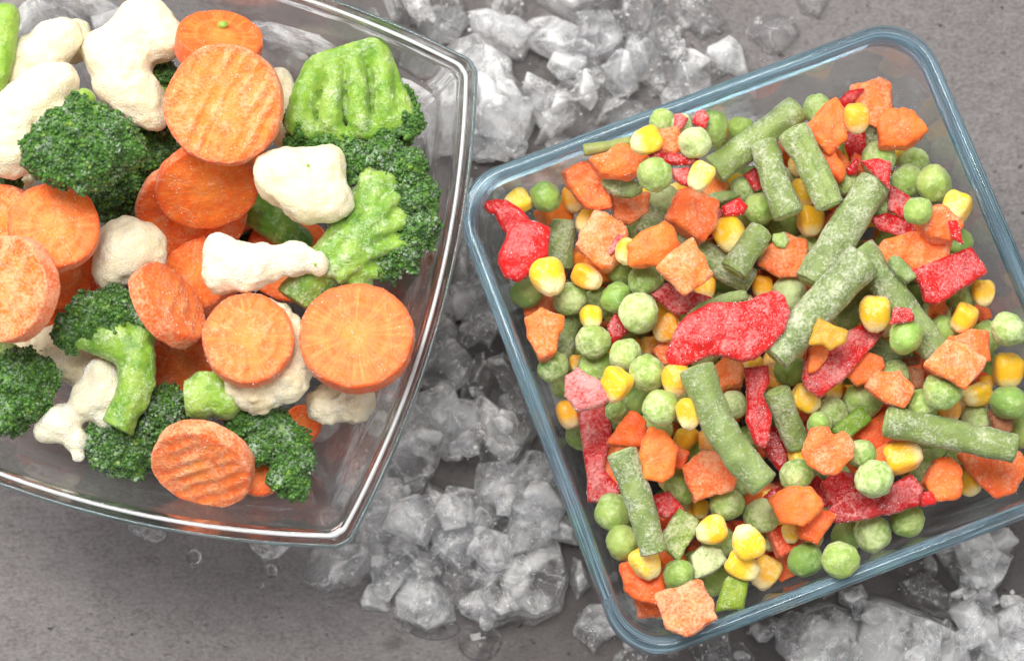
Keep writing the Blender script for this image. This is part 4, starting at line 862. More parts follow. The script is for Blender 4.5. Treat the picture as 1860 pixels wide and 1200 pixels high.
def broc(crown, stalks=(), label=None, lm=None, fr=.45, tone=.5, nb=520, br=(3.0, 8.5), stfr=.4, tl=None, sttone=.5, cuts=(), **kw):
    cnt[0] += 1; sts = [b4(s) for s in stalks]; sc_ = [chain([(p[0], p[1], p[2], p[3]) for p in s]) for s in sts]
    allst = [b for s in sc_ for b in s]
    c, (C_, ST) = centred(b4(crown), allst) if allst else (centred(b4(crown))[0], (centred(b4(crown))[1][0], []))
    parts = []
    if ST:
        V, F = blob_mesh(ST, 3.9, 2.5, ((3.0, 24), (2.2, 9), (1.2, 5)), cnt[0], None, [(x-c[0], c[1]-y, a, -b) for x, y, a, b in cuts])
        parts.append(('stalk', mesh('broccoli_stalk', V, F, M_stalk), (sttone, stfr, .5)))
    if C_:
        V, F = blob_mesh(C_, 5.4, 5.0, ((11.0, 34), (7.0, 14)), cnt[0]+3, (8, 24))
        q_ = np.random.default_rng(cnt[0]); T = V[F[:, [0, 1, 2]]]; ar = np.linalg.norm(np.cross(T[:, 1]-T[:, 0], T[:, 2]-T[:, 0]), axis=1)
        nr = np.cross(T[:, 1]-T[:, 0], T[:, 2]-T[:, 0]); nr /= np.linalg.norm(nr, axis=1)[:, None]+1e-9
        wgt = ar*(nr[:, 2] > -0.35); n_ = int(min(2600, wgt.sum()/2/20)); ch = q_.choice(len(F), n_, p=wgt/wgt.sum())
        u = q_.random((n_, 2)); cc = V[F[ch, 0]]+(V[F[ch, 1]]-V[F[ch, 0]])*u[:, :1]+(V[F[ch, 3]]-V[F[ch, 0]])*u[:, 1:]
        rr = (br[0]+(br[1]-br[0])*np.clip(.35+.9*noise(cc/16+cnt[0])+q_.normal(size=n_)*.22, 0, 1))*0.62; m = len(IV1)
        BV = (cc+nr[ch]*rr[:, None]*q_.uniform(.0, .9, (n_, 1)))[:, None, :]+IV1[None]*rr[:, None, None]*(1+.25*q_.normal(size=(n_, m, 1)).clip(-1, 1))
        BF = (IF1A[None]+(np.arange(n_)*m)[:, None, None]).reshape(-1, 3)
        crown_me = mesh('broccoli_crown', V, F, M_crown)
        parts.append(('crown', crown_me, (tone, fr, .5), [('buds', mesh('broccoli_buds', BV.reshape(-1, 3), BF, M_crown), (tone, fr, .5), 'stuff')]))
    return add('broccoli_floret', None, c[0], c[1], tilt(*tl) if tl else None, 1.0, (tone, fr, .5), label, lm, parts=parts, V=np.concatenate([np.array([v.co[:] for v in p[1].vertices]) for p in parts]), group=kw.pop('group', 'broccoli florets in the glass bowl'), **kw)
IF1A = np.array(IF1)

# pieces under the ones one sees
r = random.Random(5); n_f = 0
for k_ in range(400):
    px, py = r.uniform(-60, 720), r.uniform(60, 850)
    if inside(bowl_path, 215, 130, px, py) > -40: continue
    t_ = r.random(); pre = len(ITEMS); cap = 215
    if t_ < .4: o = slc(px, py, r.uniform(75, 95), (r.uniform(-1, 1), r.uniform(-1, 1), r.uniform(0, 35)), 50, 'carrot slice buried beneath the other vegetables in the bowl', group='carrot slices buried in the bowl', cap=cap)
    elif t_ < .7: o = caul([(px+r.uniform(-45, 45), py+r.uniform(-45, 45), r.uniform(28, 48)) for _ in range(4)], 'cauliflower floret buried beneath the other vegetables in the bowl', group='cauliflower florets buried in the bowl', cap=cap)
    else: o = broc([(px+r.uniform(-45, 45), py+r.uniform(-45, 45), r.uniform(30, 45)) for _ in range(4)], (), 'dark broccoli floret buried beneath the other vegetables in the bowl', fr=.3, tone=.2, group='broccoli florets buried in the bowl', cap=cap)
    if o:
        n_f += 1
        for I in ITEMS[pre:]: I['fill'] = True
    if n_f >= 26: break

QUEUE = []
# lower
q(0, slc, 20, 178, 50, label='small deep orange carrot slice peeping out beside the green stalk at the left edge', tone=.1, fr=.2)
q(0, slc, 118, 545, 60, (1, -.3, 25), label='shaded carrot slice under the gap above the small broccoli tree', tone=.2)
q(0, slc, 98, 480, 78, (0, 1, 15), label='carrot slice lying directly under the round slice at the left', tone=.4)
q(0, broc, [(200, 365, 42), (245, 330, 42), (262, 262, 38), (180, 330, 40)], (), 'dark broccoli floret in the shadow below the frosted dome', fr=.35, tone=.0)
q(0, broc, [(300, 235, 40), (275, 255, 36), (330, 250, 30), (290, 290, 34)], (), 'dark broccoli floret in the shadow behind the big round carrot slice', fr=.25, tone=.0)  # extra dark crown added so the gap reads as deep shade
q(0, broc, [], [[(440, 365, 28), (490, 400, 30), (545, 440, 24)]], 'dark broccoli stalk in the gap between two cauliflower florets', sttone=.0)
q(0, broc, [(290, 135, 30), (315, 150, 24)], [[(285, 165, 22), (300, 200, 22)]], 'small broccoli scrap behind the biggest cauliflower floret', fr=.3, tone=.2, sttone=.8)
q(0, caul, [(110, 640, 52), (55, 640, 34), (150, 662, 42)], 'cauliflower floret half hidden behind the small broccoli tree', fr=.4)
q(0, caul, [(20, 345, 45), (0, 320, 40), (30, 300, 30)], 'shaded cauliflower floret at the left edge below the big pale one', fr=.3, tone=.3)
q(0, slc, 335, 655, 68, (.2, 1, 35), label='shaded carrot slice between the small broccoli tree and the central slice', tone=.2, fr=.55)
q(0, slc, 550, 770, 34, label='deep orange carrot end peeping out beside the lowest cauliflower', tone=.1, fr=.15)
q(0, broc, [(320, 790, 34), (300, 800, 25)], (), 'small olive broccoli crown behind the lowest carrot slice', fr=.4, tone=.5)
q(0, slc, 470, 855, 45, label='sliver of carrot slice beneath the lowest broccoli crown', tone=.2)
# middle
q(1, caul, [(140, 62, 27), (128, 90, 28), (160, 85, 20)], 'glassy little cauliflower bit behind the cream coloured one', tone=.2, lumps=None)
q(1, caul, [(55, 105, 38), (95, 78, 40), (120, 65, 28), (30, 140, 30), (80, 120, 36)], 'cream coloured cauliflower floret by the green stalk at the left edge', lm='', fr=.4, lumps=None, k=10)
q(1, broc, [(205, 822, 36), (245, 835, 34), (275, 785, 44), (300, 745, 42), (225, 795, 34), (180, 800, 24)], (), 'dark broccoli floret lying on the bowl wall left of the lowest carrot', fr=.45, tone=.25)
q(1, broc, [(445, 765, 34), (490, 775, 40), (530, 805, 34), (480, 810, 35), (520, 860, 30), (535, 880, 28), (545, 840, 24)], (), 'broccoli crown lowest in the bowl, right of the ridged carrot', fr=.4, tone=.55)
q(1, caul, [(590, 735, 36), (640, 732, 38), (662, 722, 22), (615, 720, 30)], 'small flat cauliflower floret under the widest carrot slice', fr=.5)
q(1, slc, 346, 385, 100, (.1, .8, 44), t=34, label='frosted carrot slice lying under the smooth slice in the middle', tone=.3, fr=.6)
q(1, slc, 365, 505, 74, (-.6, -.5, 25), label='carrot slice behind the steep slice and the cauliflower finger', tone=.4, fr=.5)
q(1, caul, [(508, 145, 24), (525, 190, 27), (515, 240, 28), (500, 215, 28)], 'cauliflower floret showing behind the big round carrot slice', fr=.4)
q(1, broc, [(5, 335, 26), (18, 325, 18)], (), 'very small dark broccoli crown at the left edge', fr=.3, tone=.1)
q(1, slc, 398, 82, 78, (.3, -1, 40), label='deep orange carrot slice behind the big round one with a green fleck', tone=.05, fr=.15)
q(1, slc, 10, 398, 60, (-1, 0, 20), label='carrot slice at the left edge behind the round slice', tone=.4, fr=.6)
q(2, broc, [], [[(362, 722, 40), (385, 705, 40), (408, 728, 34)]], 'cut chunk of bright green broccoli stalk', sttone=.8, stfr=.55, cuts=((350, 765, -.3, .95), (336, 715, -1, .1), (375, 676, .1, -1), (418, 700, .9, -.5)))
# upper
q(2, broc, [], [[(8, 30, 26), (2, 90, 26), (-8, 160, 20)]], 'bright green broccoli stalk leaning in at the left edge', sttone=1.0, stfr=.3)
q(2, caul, [(80, 160, 44), (110, 145, 32), (45, 215, 58), (25, 275, 50), (105, 210, 32), (0, 245, 52), (60, 180, 46)], 'large cauliflower floret at the left edge beside the frosted broccoli dome', fr=.4, lumps=(2, 34), k=9)
q(3, caul, [(262, 28, 38, 6), (298, 72, 40, 6), (250, 62, 50), (205, 100, 48), (180, 90, 30), (215, 150, 44), (255, 180, 42), (272, 205, 26), (290, 218, 13), (232, 120, 44)], 'biggest cauliflower floret, with two lobes and a tapering foot', fr=.4, lumps=(1.8, 36), k=9)
fan = random.Random(4); fr_st = []
for (x0, y0), xs in (((552, 185), (530, 575)), ((606, 190), (580, 630)), ((652, 190), (632, 680)), ((697, 180), (680, 722)), ((722, 175), (715, 760))):
    for k_ in range(4):
        xe = xs[0]+(xs[1]-xs[0])*(k_+.5)/4; fr_st.append([(x0+(xe-x0)*.2, y0+14, 9, 7), ((x0+xe)/2+fan.uniform(-3, 3), y0+38, 7.5, 11), (xe, 248+fan.uniform(-6, 8)-(14 if xe > 715 else 0), 6, 9)])
q(2, broc, [(540, 250, 20, -8), (578, 264, 23, -4), (604, 264, 22), (635, 271, 25), (690, 263, 25), (735, 240, 22), (756, 219, 16), (745, 190, 10, -4), (735, 165, 8, -4), (726, 140, 7, -4), (532, 215, 10, -6), (600, 205, 25, -30), (650, 205, 26, -30), (700, 195, 24, -30), (560, 225, 22, -28), (740, 205, 20, -22)],
  [[(585, 112, 24), (556, 160, 23), (540, 225, 23)], [(608, 106, 20), (606, 165, 15, 16), (598, 225, 18, 12)], [(642, 93, 20), (651, 160, 15, 18), (655, 228, 19, 12)], [(684, 80, 20), (697, 150, 15, 16), (704, 220, 19, 12)], [(688, 88, 16), (716, 150, 13), (735, 205, 17), (750, 216, 13)],
   [(590, 108, 22), (684, 80, 20)], [(575, 145, 13, -9), (705, 130, 13, -9)], [(562, 168, 13, -10), (718, 158, 13, -10)], [(552, 192, 13, -11), (730, 186, 13, -11)], [(545, 214, 12, -12), (738, 208, 12, -12)]]+fr_st,
  'bright green broccoli fan standing on its crown, cut stalk upward', sttone=.6, stfr=.42, fr=.25, tone=.7, cuts=((635, 80, -.31, -.95),))
q(2, broc, [(645, 292, 24), (690, 280, 32), (738, 306, 34), (757, 358, 36), (762, 412, 32), (742, 458, 32), (700, 484, 26), (660, 320, 24, -12), (720, 470, 26, -14), (735, 380, 30, -20)],
  [[(520, 560, 30), (565, 515, 38), (610, 465, 40), (650, 430, 36)], [(640, 440, 32), (672, 370, 20), (668, 310, 16)], [(650, 430, 30), (700, 360, 20), (712, 310, 16)], [(655, 435, 28), (715, 400, 19), (745, 375, 15)], [(650, 445, 28), (700, 440, 20), (745, 440, 16)], [(630, 475, 26), (675, 480, 20), (690, 490, 14)], [(590, 470, 22), (620, 420, 22), (650, 350, 13)], [(640, 500, 26), (672, 540, 10)], [(600, 500, 10, 34), (650, 455, 10, 34), (680, 385, 9, 22), (690, 320, 9, 12)], [(585, 480, 9, 30), (630, 430, 10, 32), (662, 370, 8, 18), (662, 320, 8, 12)], [(620, 510, 10, 30), (670, 465, 10, 28), (715, 450, 8, 18), (745, 452, 8, 12)], [(640, 470, 9, 36), (690, 425, 9, 26), (740, 405, 8, 14)], [(650, 440, 8, 34), (705, 375, 8, 22), (742, 345, 7, 12)], [(665, 500, 9, 20), (690, 500, 8, 12)], [(690, 410, 9, 16), (735, 400, 10, 10)], [(700, 390, 30, -24), (690, 330, 24, -22)]],
  'largest broccoli floret, its pale thick stalk pointing down to the left', fr=.42, tone=.4, sttone=.55, stfr=.55, cuts=((548, 556, -.55, .85), (505, 520, -1, .1)))
q(2, slc, 98, 415, 82, (.3, -.2, 10), label='round carrot slice with a pale ringed centre at the left', tone=.6, fr=.4)
q(2, slc, 20, 525, 96, (-1, .15, 30), label='split frosty carrot slice cut off by the left edge of the picture', tone=.3, fr=.7)
q(2, caul, [(185, 685, 36), (205, 715, 30), (160, 730, 36), (110, 770, 36), (140, 800, 22), (146, 830, 11), (82, 780, 20), (190, 760, 18)], 'white cauliflower floret with a drooping tip beside the small broccoli tree', fr=.5, lumps=(1.5, 30), tone=.9)
q(2, broc, [(30, 690, 58), (72, 680, 30), (15, 745, 46), (62, 728, 34), (-30, 700, 60)], [[(-20, 640, 30), (20, 655, 28), (55, 660, 16)]], 'broccoli floret cut off by the left edge, pale stem ends on top', fr=.42, tone=.5, stfr=.6, sttone=.8)
q(2, caul, [(555, 640, 40), (592, 668, 26), (520, 690, 44), (465, 712, 40), (425, 705, 22), (500, 575, 30), (525, 610, 36), (480, 560, 22)], 'broad cauliflower floret underneath the central round carrot slice', fr=.55, lumps=(4, 20), tone=.4)
q(3, slc, 648, 613, 103, (-.2, -1, 12), label='widest carrot slice by the right side of the bowl', tone=.35, fr=.38, oval=.97, ridges=.8)
q(3, caul, [(225, 462, 54), (255, 445, 44), (205, 490, 36), (278, 465, 24), (235, 412, 22), (210, 430, 30)], 'rounded cauliflower floret beside the frosted pair of carrot slices', sink=-18, fr=.5, lumps=(3, 28), tone=.7)
q(3, slc, 370, 843, 94, (-.3, 1, 50), t=38, label='ridged carrot slice tilted on edge, lowest in the bowl', tone=.3, fr=.65, ridges=2.5, ang=25)
q(3, broc, [(95, 272, 52), (140, 245, 58), (190, 262, 56), (228, 270, 36), (150, 200, 26), (165, 305, 42), (120, 290, 50)], [[(150, 195, 22), (152, 178, 20)]], 'dark domed broccoli floret dusted with frost', fr=.38, tone=.5, sttone=.8)
q(3, slc, 376, 337, 93, (.12, .8, 50), t=30, label='smooth carrot slice just under the big round one', tone=.75, fr=.4)
q(3, caul, [(518, 322, 52), (590, 300, 40), (560, 355, 52), (603, 362, 40), (492, 310, 26), (545, 320, 48)], 'smooth lobed cauliflower floret touching the largest broccoli floret', fr=.35, lumps=(1.5, 40), k=8)
q(3, caul, [(405, 468, 38), (432, 485, 42), (400, 500, 32), (480, 478, 38), (535, 470, 32), (575, 478, 24), (450, 500, 30), (395, 445, 22)], 'finger shaped cauliflower floret lying across the broccoli stalk', fr=.65, lumps=(2, 26), tone=.9)
q(3, broc, [(135, 592, 34), (165, 565, 32), (205, 552, 32), (240, 558, 32), (266, 584, 26), (118, 606, 22), (160, 598, 26), (200, 580, 30)],
  [[(210, 790, 30), (228, 745, 28), (246, 700, 29), (246, 655, 32)], [(246, 655, 28), (205, 615, 24), (165, 605, 20)], [(246, 650, 26), (220, 600, 22), (205, 575, 20)], [(250, 650, 26), (258, 610, 22), (262, 590, 20)], [(235, 640, 24), (180, 628, 18), (138, 612, 18)], [(270, 640, 10, 8), (272, 700, 9, 4), (258, 740, 8)]],
  'small broccoli tree with a curved stalk', fr=.38, tone=.5, sttone=.55, stfr=.5, cuts=((215, 778, -.45, .9),))
q(4, slc, 305, 555, 82, (.85, -.5, 62), t=38, label='steeply tilted carrot slice showing its smooth rim', tone=.6, fr=.55)
q(4, slc, 452, 618, 83, (.2, -.3, 8), label='round carrot slice in the middle with a faint inner ring', tone=.5, fr=.5, ridges=1.0)
q(5, slc, 408, 193, 109, (-.2, .3, 6), label='biggest round carrot slice with pale crinkle ridges', tone=.75, fr=.6, ridges=5.0, ang=62, spin=0)
for L_, i_, f_, a_, k_ in sorted(QUEUE, key=lambda t: t[:2]): f_(*a_, **k_)
# green flecks that fell off the broccoli
for px, py, rr, lab in ((405, 46, 11, 'tiny green broccoli crumb on the deep orange carrot slice'), (560, 300, 4, 'speck of broccoli on the smooth lobed cauliflower'), (573, 480, 4, 'speck of broccoli on the finger shaped cauliflower')):
    V = IV1*np.array((rr, rr*.8, rr*.5)); V = V*(1+.35*noise(IV1*1.7+px))[:, None]
    add('broccoli_crumb', mesh('broccoli_crumb', V, IF1, M_stalk), px, py, None, 1, (.9, .3, .5), lab, None, sink=rr*.2)
# ---------------------------------------------------------------- crushed ice
ice_pile = Pile(); ice_pile.h[:] = 0
def prof_z(prof, d):
    o = [p for p in prof[:max(range(len(prof)), key=lambda k: prof[k][1])]]
    ds = np.array([p[0] for p in o]); zs = np.array([p[1] for p in o]); i = np.argsort(ds); return float(np.interp(d, ds[i], zs[i]))
def rim_xy(path, z):
    P = path(0); x, y = proj(np.c_[P, np.full(len(P), z)]); return np.c_[x, y]
RB, RT = rim_xy(bowl_path, BZ), rim_xy(rr_path, RZ)
RTB = rim_xy(lambda d: rr_path(36), RL+30)
def head(px, py):
    """clear height under the dishes at a picture position"""
    dn = min(at_px(field('RB', RB), px, py), 0); h = 1e9
    if dn < 0: h = prof_z(pb, -dn*0.93)-8
    if at_px(field('RTB', RTB), px, py) < 6: h = min(h, 42)
    return h
def ice(poly, t=110, label=None, lm=None, fr=.5, kind='ice_chunk', n_pl=8, h=4.4, taper=.22, base=None):
    cnt[0] += 1; q_ = random.Random(cnt[0]); P = np.array(poly, float); c = (P.min(0)+P.max(0))/2; loc = (P-c)*(1, -1)
    hd = min(head(x, y) for x, y in list(P)+[tuple(c)]+[tuple((p+c)/2) for p in P]); t = min(t, hd)
    if t < 14: return None
    ext = np.abs(loc).max(); tops = []
    for i in range(n_pl):
        a = q_.uniform(0, 6.283); s = q_.uniform(.3, 1.1); n = np.array((math.cos(a)*s, math.sin(a)*s, 1)); n /= np.linalg.norm(n)
        tops.append((*n, n[2]*t/2*q_.uniform(.15, .85)+s*ext*.12))
    am = min(1.0, ext/45)
    V, F = slab_mesh(loc, t, h, min(5, t*.2), lean=(q_.uniform(-.1, .1), q_.uniform(-.1, .1)), taper=taper, amp=((4.0*am, 46), (1.1*am, 18)), seed=cnt[0], top=tops)
    V[:, 2] -= V[:, 2].min()
    me = mesh('ice_chunk', V, F, M_ice); cap = hd-V[:, 2].max() if hd < 1e8 else 330
    o = add(kind, me, c[0], c[1], None, 1, (.5, fr, .5), label, lm, 'ice', 'crushed ice on the stone', pile=ice_pile, pct=45, sink=6, cap=max(cap, 1.0) if base is None else None, fixed=base if base is not None else (0.5 if hd < 1e8 else None), noun='ice lump' if ext > 34 else 'ice shard')
    return o
# under and behind the bowl
ice([(430, 20), (520, -10), (610, 5), (640, 60), (600, 130), (520, 140), (450, 110)], 90, 'clear ice slab seen through the bowl beside the broccoli fan', fr=.55)
ice([(0, 10), (60, -10), (130, -15), (150, 50), (90, 90), (20, 80)], 80, 'ice lump seen through the bowl above the cream cauliflower', fr=.5)
ice([(150, -20), (200, -20), (230, 40), (190, 80), (150, 60)], 70, 'ice lump seen through the bowl near the top of the biggest cauliflower', fr=.5)
ice([(690, 130), (770, 120), (840, 190), (830, 300), (790, 330), (730, 270)], 130, 'ice lump seen through the bowl beside the pointed corner', fr=.6)
ice([(570, 800), (620, 740), (690, 750), (690, 860), (650, 900), (600, 860)], 95, 'ice lump seen through the near right side of the bowl', fr=.7)
ice([(640, 40), (700, 30), (740, 80), (700, 110), (650, 90)], 110, None, fr=.4)
ice([(780, 350), (830, 330), (850, 400), (820, 470), (780, 440)], 120, None, fr=.55)
# top middle
ice([(848, 28), (885, 20), (978, 52), (982, 72), (952, 125), (900, 112), (862, 90)], 120, 'bright angular ice block below the upper edge of the picture, nearest the bowl corner', 'the angular ice block', fr=.75)
ice([(955, -30), (1130, -30), (1112, 28), (1080, 42), (1036, 57), (1000, 36), (965, 15)], 130, 'wide frosted ice lump cut off by the top edge of the picture', 'the wide top ice lump', fr=.85)
ice([(1035, 30), (1085, 22), (1112, 55), (1095, 95), (1048, 95)], 100, 'grey ice chunk just below the wide lump at the top edge', fr=.4)
ice([(1075, 105), (1100, 62), (1135, 78), (1118, 118), (1085, 122)], 110, None, fr=.85)
ice([(1068, 128), (1120, 108), (1165, 68), (1186, 85), (1158, 132), (1128, 180), (1090, 160)], 110, 'wedge of white ice midway between the top edge and the tub', 'the white ice wedge', fr=.75)
ice([(962, 262), (992, 170), (1022, 128), (1078, 112), (1112, 150), (1085, 215), (1040, 252)], 130, 'long translucent ice slab lying in front of the upper tub wall', 'the translucent slab', fr=.6)
ice([(862, 120), (905, 108), (960, 170), (985, 190), (960, 275), (890, 300), (862, 250), (858, 180)], 110, 'large cloudy ice lump between the bowl corner and the tub', 'the cloudy ice lump', fr=.7)
ice([(1100, 170), (1130, 180), (1172, 196), (1120, 222), (1075, 232)], 90, None, fr=.6)
ice([(1162, 140), (1212, 78), (1262, 88), (1322, 130), (1290, 152), (1215, 176), (1170, 175)], 110, 'broad wet ice lump resting against the upper tub wall', 'the broad wet lump', fr=.5)
ice([(1120, 80), (1150, 100), (1160, 160), (1135, 178), (1110, 140)], 90, None, fr=.35)
ice([(690, -30), (760, -30), (790, 10), (780, 50), (720, 40)], 120, 'ice lump cut off by the top edge, above the bowl rim', fr=.55)
ice([(785, 5), (835, -20), (850, 20), (830, 60), (800, 50)], 90, None, fr=.3)
ice([(1118, -20), (1150, -20), (1158, 30), (1135, 62), (1115, 40)], 90, None, fr=.35)
ice([(1355, 55), (1372, 28), (1410, 20), (1445, 30), (1462, 62), (1430, 96), (1385, 105), (1360, 88)], 60, 'clear half melted ice lump alone above the tub near its rounded corner', fr=.0, taper=.3)
ice([(1440, -20), (1500, -20), (1505, 10), (1485, 36), (1450, 30)], 50, 'thin clear ice plate at the top edge near the tub corner', fr=.05)
ice([(1270, 250), (1290, 210), (1345, 175), (1392, 205), (1370, 235), (1300, 265)], 40, 'flat ice piece under the tub, seen through its upper end', fr=.6)
ice([(1180, 290), (1210, 250), (1260, 235), (1260, 280), (1210, 300)], 40, None, fr=.5)
# between the dishes
ice([(815, 738), (850, 724), (880, 704), (932, 742), (966, 730), (988, 785), (950, 850), (912, 862), (880, 830), (850, 802)], 150, 'big rounded ice lump in the gap between bowl and tub', 'the big rounded lump', fr=.72)
ice([(690, 735), (740, 715), (775, 740), (825, 795), (800, 850), (772, 902), (705, 905), (680, 850)], 120, 'large cracked ice lump against the lower right side of the bowl', 'the cracked ice lump', fr=.55)
ice([(745, 950), (752, 908), (778, 868), (815, 888), (860, 895), (885, 925), (898, 950), (860, 988), (800, 992)], 130, 'fan shaped ice lump with a frosty lower edge', 'the fan shaped lump', fr=.72)
ice([(882, 872), (920, 850), (968, 852), (1018, 888), (1042, 948), (1000, 962), (950, 950), (900, 942)], 120, 'white ice lump touching the long wall of the tub', 'the white lump by the tub', fr=.9)
ice([(862, 1082), (882, 1050), (920, 1018), (958, 985), (985, 968), (1030, 980), (1052, 1050), (1032, 1110), (985, 1138), (955, 1130), (912, 1145), (877, 1122)], 150, 'largest smooth ice chunk, low between the dishes', 'the largest smooth chunk', fr=.66)
ice([(543, 1000), (560, 985), (600, 975), (692, 972), (708, 1005), (652, 1060), (592, 1075), (557, 1055)], 70, 'clear oblong ice chunk just outside the bowl corner', 'the clear oblong chunk', fr=.22)
ice([(440, 965), (535, 975), (532, 995), (508, 1022), (480, 1026), (455, 1005)], 60, 'small clear ice chunk under the lower rim of the bowl', fr=.35)
ice([(215, 935), (300, 945), (306, 975), (280, 986), (235, 968)], 34, 'flat melting ice bit under the lower rim of the bowl', fr=.05)
ice([(795, 1000), (835, 990), (872, 1060), (845, 1122), (815, 1100), (800, 1060)], 70, 'pointed clear ice piece left of the largest smooth chunk', fr=.25)
ice([(880, 655), (918, 640), (952, 690), (955, 735), (910, 730), (885, 690)], 90, None, fr=.45)
ice([(740, 610), (800, 560), (840, 600), (825, 680), (770, 720), (745, 680)], 70, 'clear flat ice plate between bowl rim and tub', fr=.3)
ice([(830, 580), (870, 540), (905, 600), (915, 650), (870, 680), (835, 650)], 60, 'dull ice plate against the long wall of the tub', fr=.3)
ice([(822, 470), (845, 425), (862, 470), (852, 530), (815, 540)], 90, None, fr=.45); ice([(858, 480), (880, 470), (905, 540), (880, 580), (850, 555)], 70, None, fr=.15)
ice([(960, 940), (1010, 930), (1050, 960), (1048, 1000), (1000, 990)], 90, None, fr=.8); ice([(1040, 1000), (1065, 1010), (1078, 1060), (1050, 1090), (1035, 1050)], 80, None, fr=.7)
ice([(760, 690), (800, 680), (850, 700), (820, 730), (770, 730)], 80, None, fr=.45); ice([(690, 1010), (740, 1000), (760, 1050), (720, 1090), (670, 1070)], 40, None, fr=.08)
ice([(740, 1040), (790, 1030), (800, 1080), (770, 1110), (735, 1090)], 40, None, fr=.1); ice([(720, 960), (760, 990), (740, 1010), (705, 1000)], 36, None, fr=.05)
ice([(1050, 1100), (1100, 1090), (1120, 1140), (1080, 1190), (1040, 1150)], 50, None, fr=.12); ice([(1110, 1170), (1200, 1180), (1220, 1230), (1110, 1230)], 50, None, fr=.25)
# lower right
ice([(1420, 1165), (1450, 1112), (1500, 1100), (1562, 1130), (1545, 1200), (1500, 1235), (1430, 1225)], 120, 'hollow looking ice lump at the bottom edge below the tub', 'the hollow lump', fr=.72)
ice([(1535, 1215), (1560, 1150), (1572, 1090), (1600, 1085), (1682, 1112), (1762, 1150), (1775, 1235), (1560, 1240)], 150, 'largest ice lump at the bottom edge below the tub', 'the largest bottom lump', fr=.85)
ice([(1700, 1002), (1735, 985), (1772, 968), (1810, 990), (1852, 1012), (1832, 1052), (1785, 1112), (1742, 1065)], 120, 'frosty ice lump below the lower right wall of the tub', 'the frosty lump', fr=.85)
ice([(1620, 1050), (1680, 1030), (1735, 1080), (1745, 1130), (1690, 1115), (1640, 1090)], 90, 'dull grey ice lump between the two largest lower ones', fr=.35)
ice([(1790, 1105), (1870, 1065), (1900, 1100), (1900, 1230), (1800, 1230), (1770, 1160)], 120, 'ice lump in the bottom right corner of the picture', 'the corner ice lump', fr=.7)
ice([(1510, 1072), (1560, 1060), (1575, 1090), (1540, 1115), (1515, 1100)], 80, None, fr=.85); ice([(1360, 1130), (1400, 1120), (1440, 1140), (1400, 1170), (1350, 1160)], 60, None, fr=.5)
ice([(1690, 990), (1715, 975), (1760, 985), (1740, 1010), (1700, 1020)], 70, None, fr=.3); ice([(1480, 1060), (1510, 1050), (1520, 1075), (1490, 1090)], 60, None, fr=.7)
ice([(1290, 1170), (1350, 1165), (1380, 1200), (1340, 1235), (1280, 1220)], 50, None, fr=.25)
# smaller shards
r = random.Random(21)
REG = [((840, 1330, -10, 320), 70), ((680, 1080, 520, 1010), 84), ((1250, 1880, 980, 1220), 70), ((640, 900, 930, 1130), 20), ((440, 860, -10, 340), 30), ((1030, 1290, 1040, 1210), 12), ((780, 900, 380, 660), 12), ((0, 240, -10, 90), 6), ((560, 700, 730, 920), 8)]
for (x0, x1, y0, y1), n in REG:
    for _ in range(n):
        px, py = r.uniform(x0, x1), r.uniform(y0, y1)
        if px > 1150 and py < 300 and px-1150 > (300-py)*.8+60: continue
        if px > 1290 and py > 960 and py < 1160-.36*(px-1300): continue
        rr = r.choice((14, 20, 30, 42, 54, 66)); k = r.randrange(5, 8); a0 = r.uniform(0, 6.28); el = r.uniform(.55, 1)
        rt = r.uniform(0, 3.14); P = []
        for i in range(k):
            a = a0+6.283*i/k+r.uniform(-.3, .3); x, y = math.cos(a)*rr*r.uniform(.75, 1.2), math.sin(a)*rr*el*r.uniform(.75, 1.2)
            P.append((px+x*math.cos(rt)-y*math.sin(rt), py+x*math.sin(rt)+y*math.cos(rt)))
        ice(P, rr*r.uniform(.7, 1.3), None, fr=r.choice((.05, .15, .3, .45, .7)), h=3.8 if rr < 20 else 5.0, n_pl=5)
# crumbs of ice, too fine to count
q_ = np.random.default_rng(8); VV, FF = [], []; k = 0
for (x0, x1, y0, y1), n in REG:
    for _ in range(n*2):
        px, py = q_.uniform(x0, x1), q_.uniform(y0, y1); i, j = ice_pile.cells(np.array([px]), np.array([py])); z = ice_pile.h[i[0], j[0]]
        if (z < 5 and q_.random() < .5) or z+6 > head(px, py): continue
        if px > 1150 and py < 300 and px-1150 > (300-py)*.8+60: continue
        rr = q_.choice((1.3, 1.8, 2.4, 3.2, 4.2), p=(.3, .3, .2, .14, .06)); p, f = unproj(px, py, z+rr*.3)
        VV.append(p+IV1*rr*f*(1+.3*q_.normal(size=(12, 1)).clip(-1, 1))*q_.uniform(.6, 1.2, (1, 3))); FF.append(IF1A+12*k); k += 1
link('ice_crumbs', mesh('ice_crumbs', np.concatenate(VV), np.concatenate(FF), M_ice, smooth=False), M=SM, color=(.5, .9, .5, 1), kind='stuff', label='fine white crumbs of ice scattered over and between the lumps')

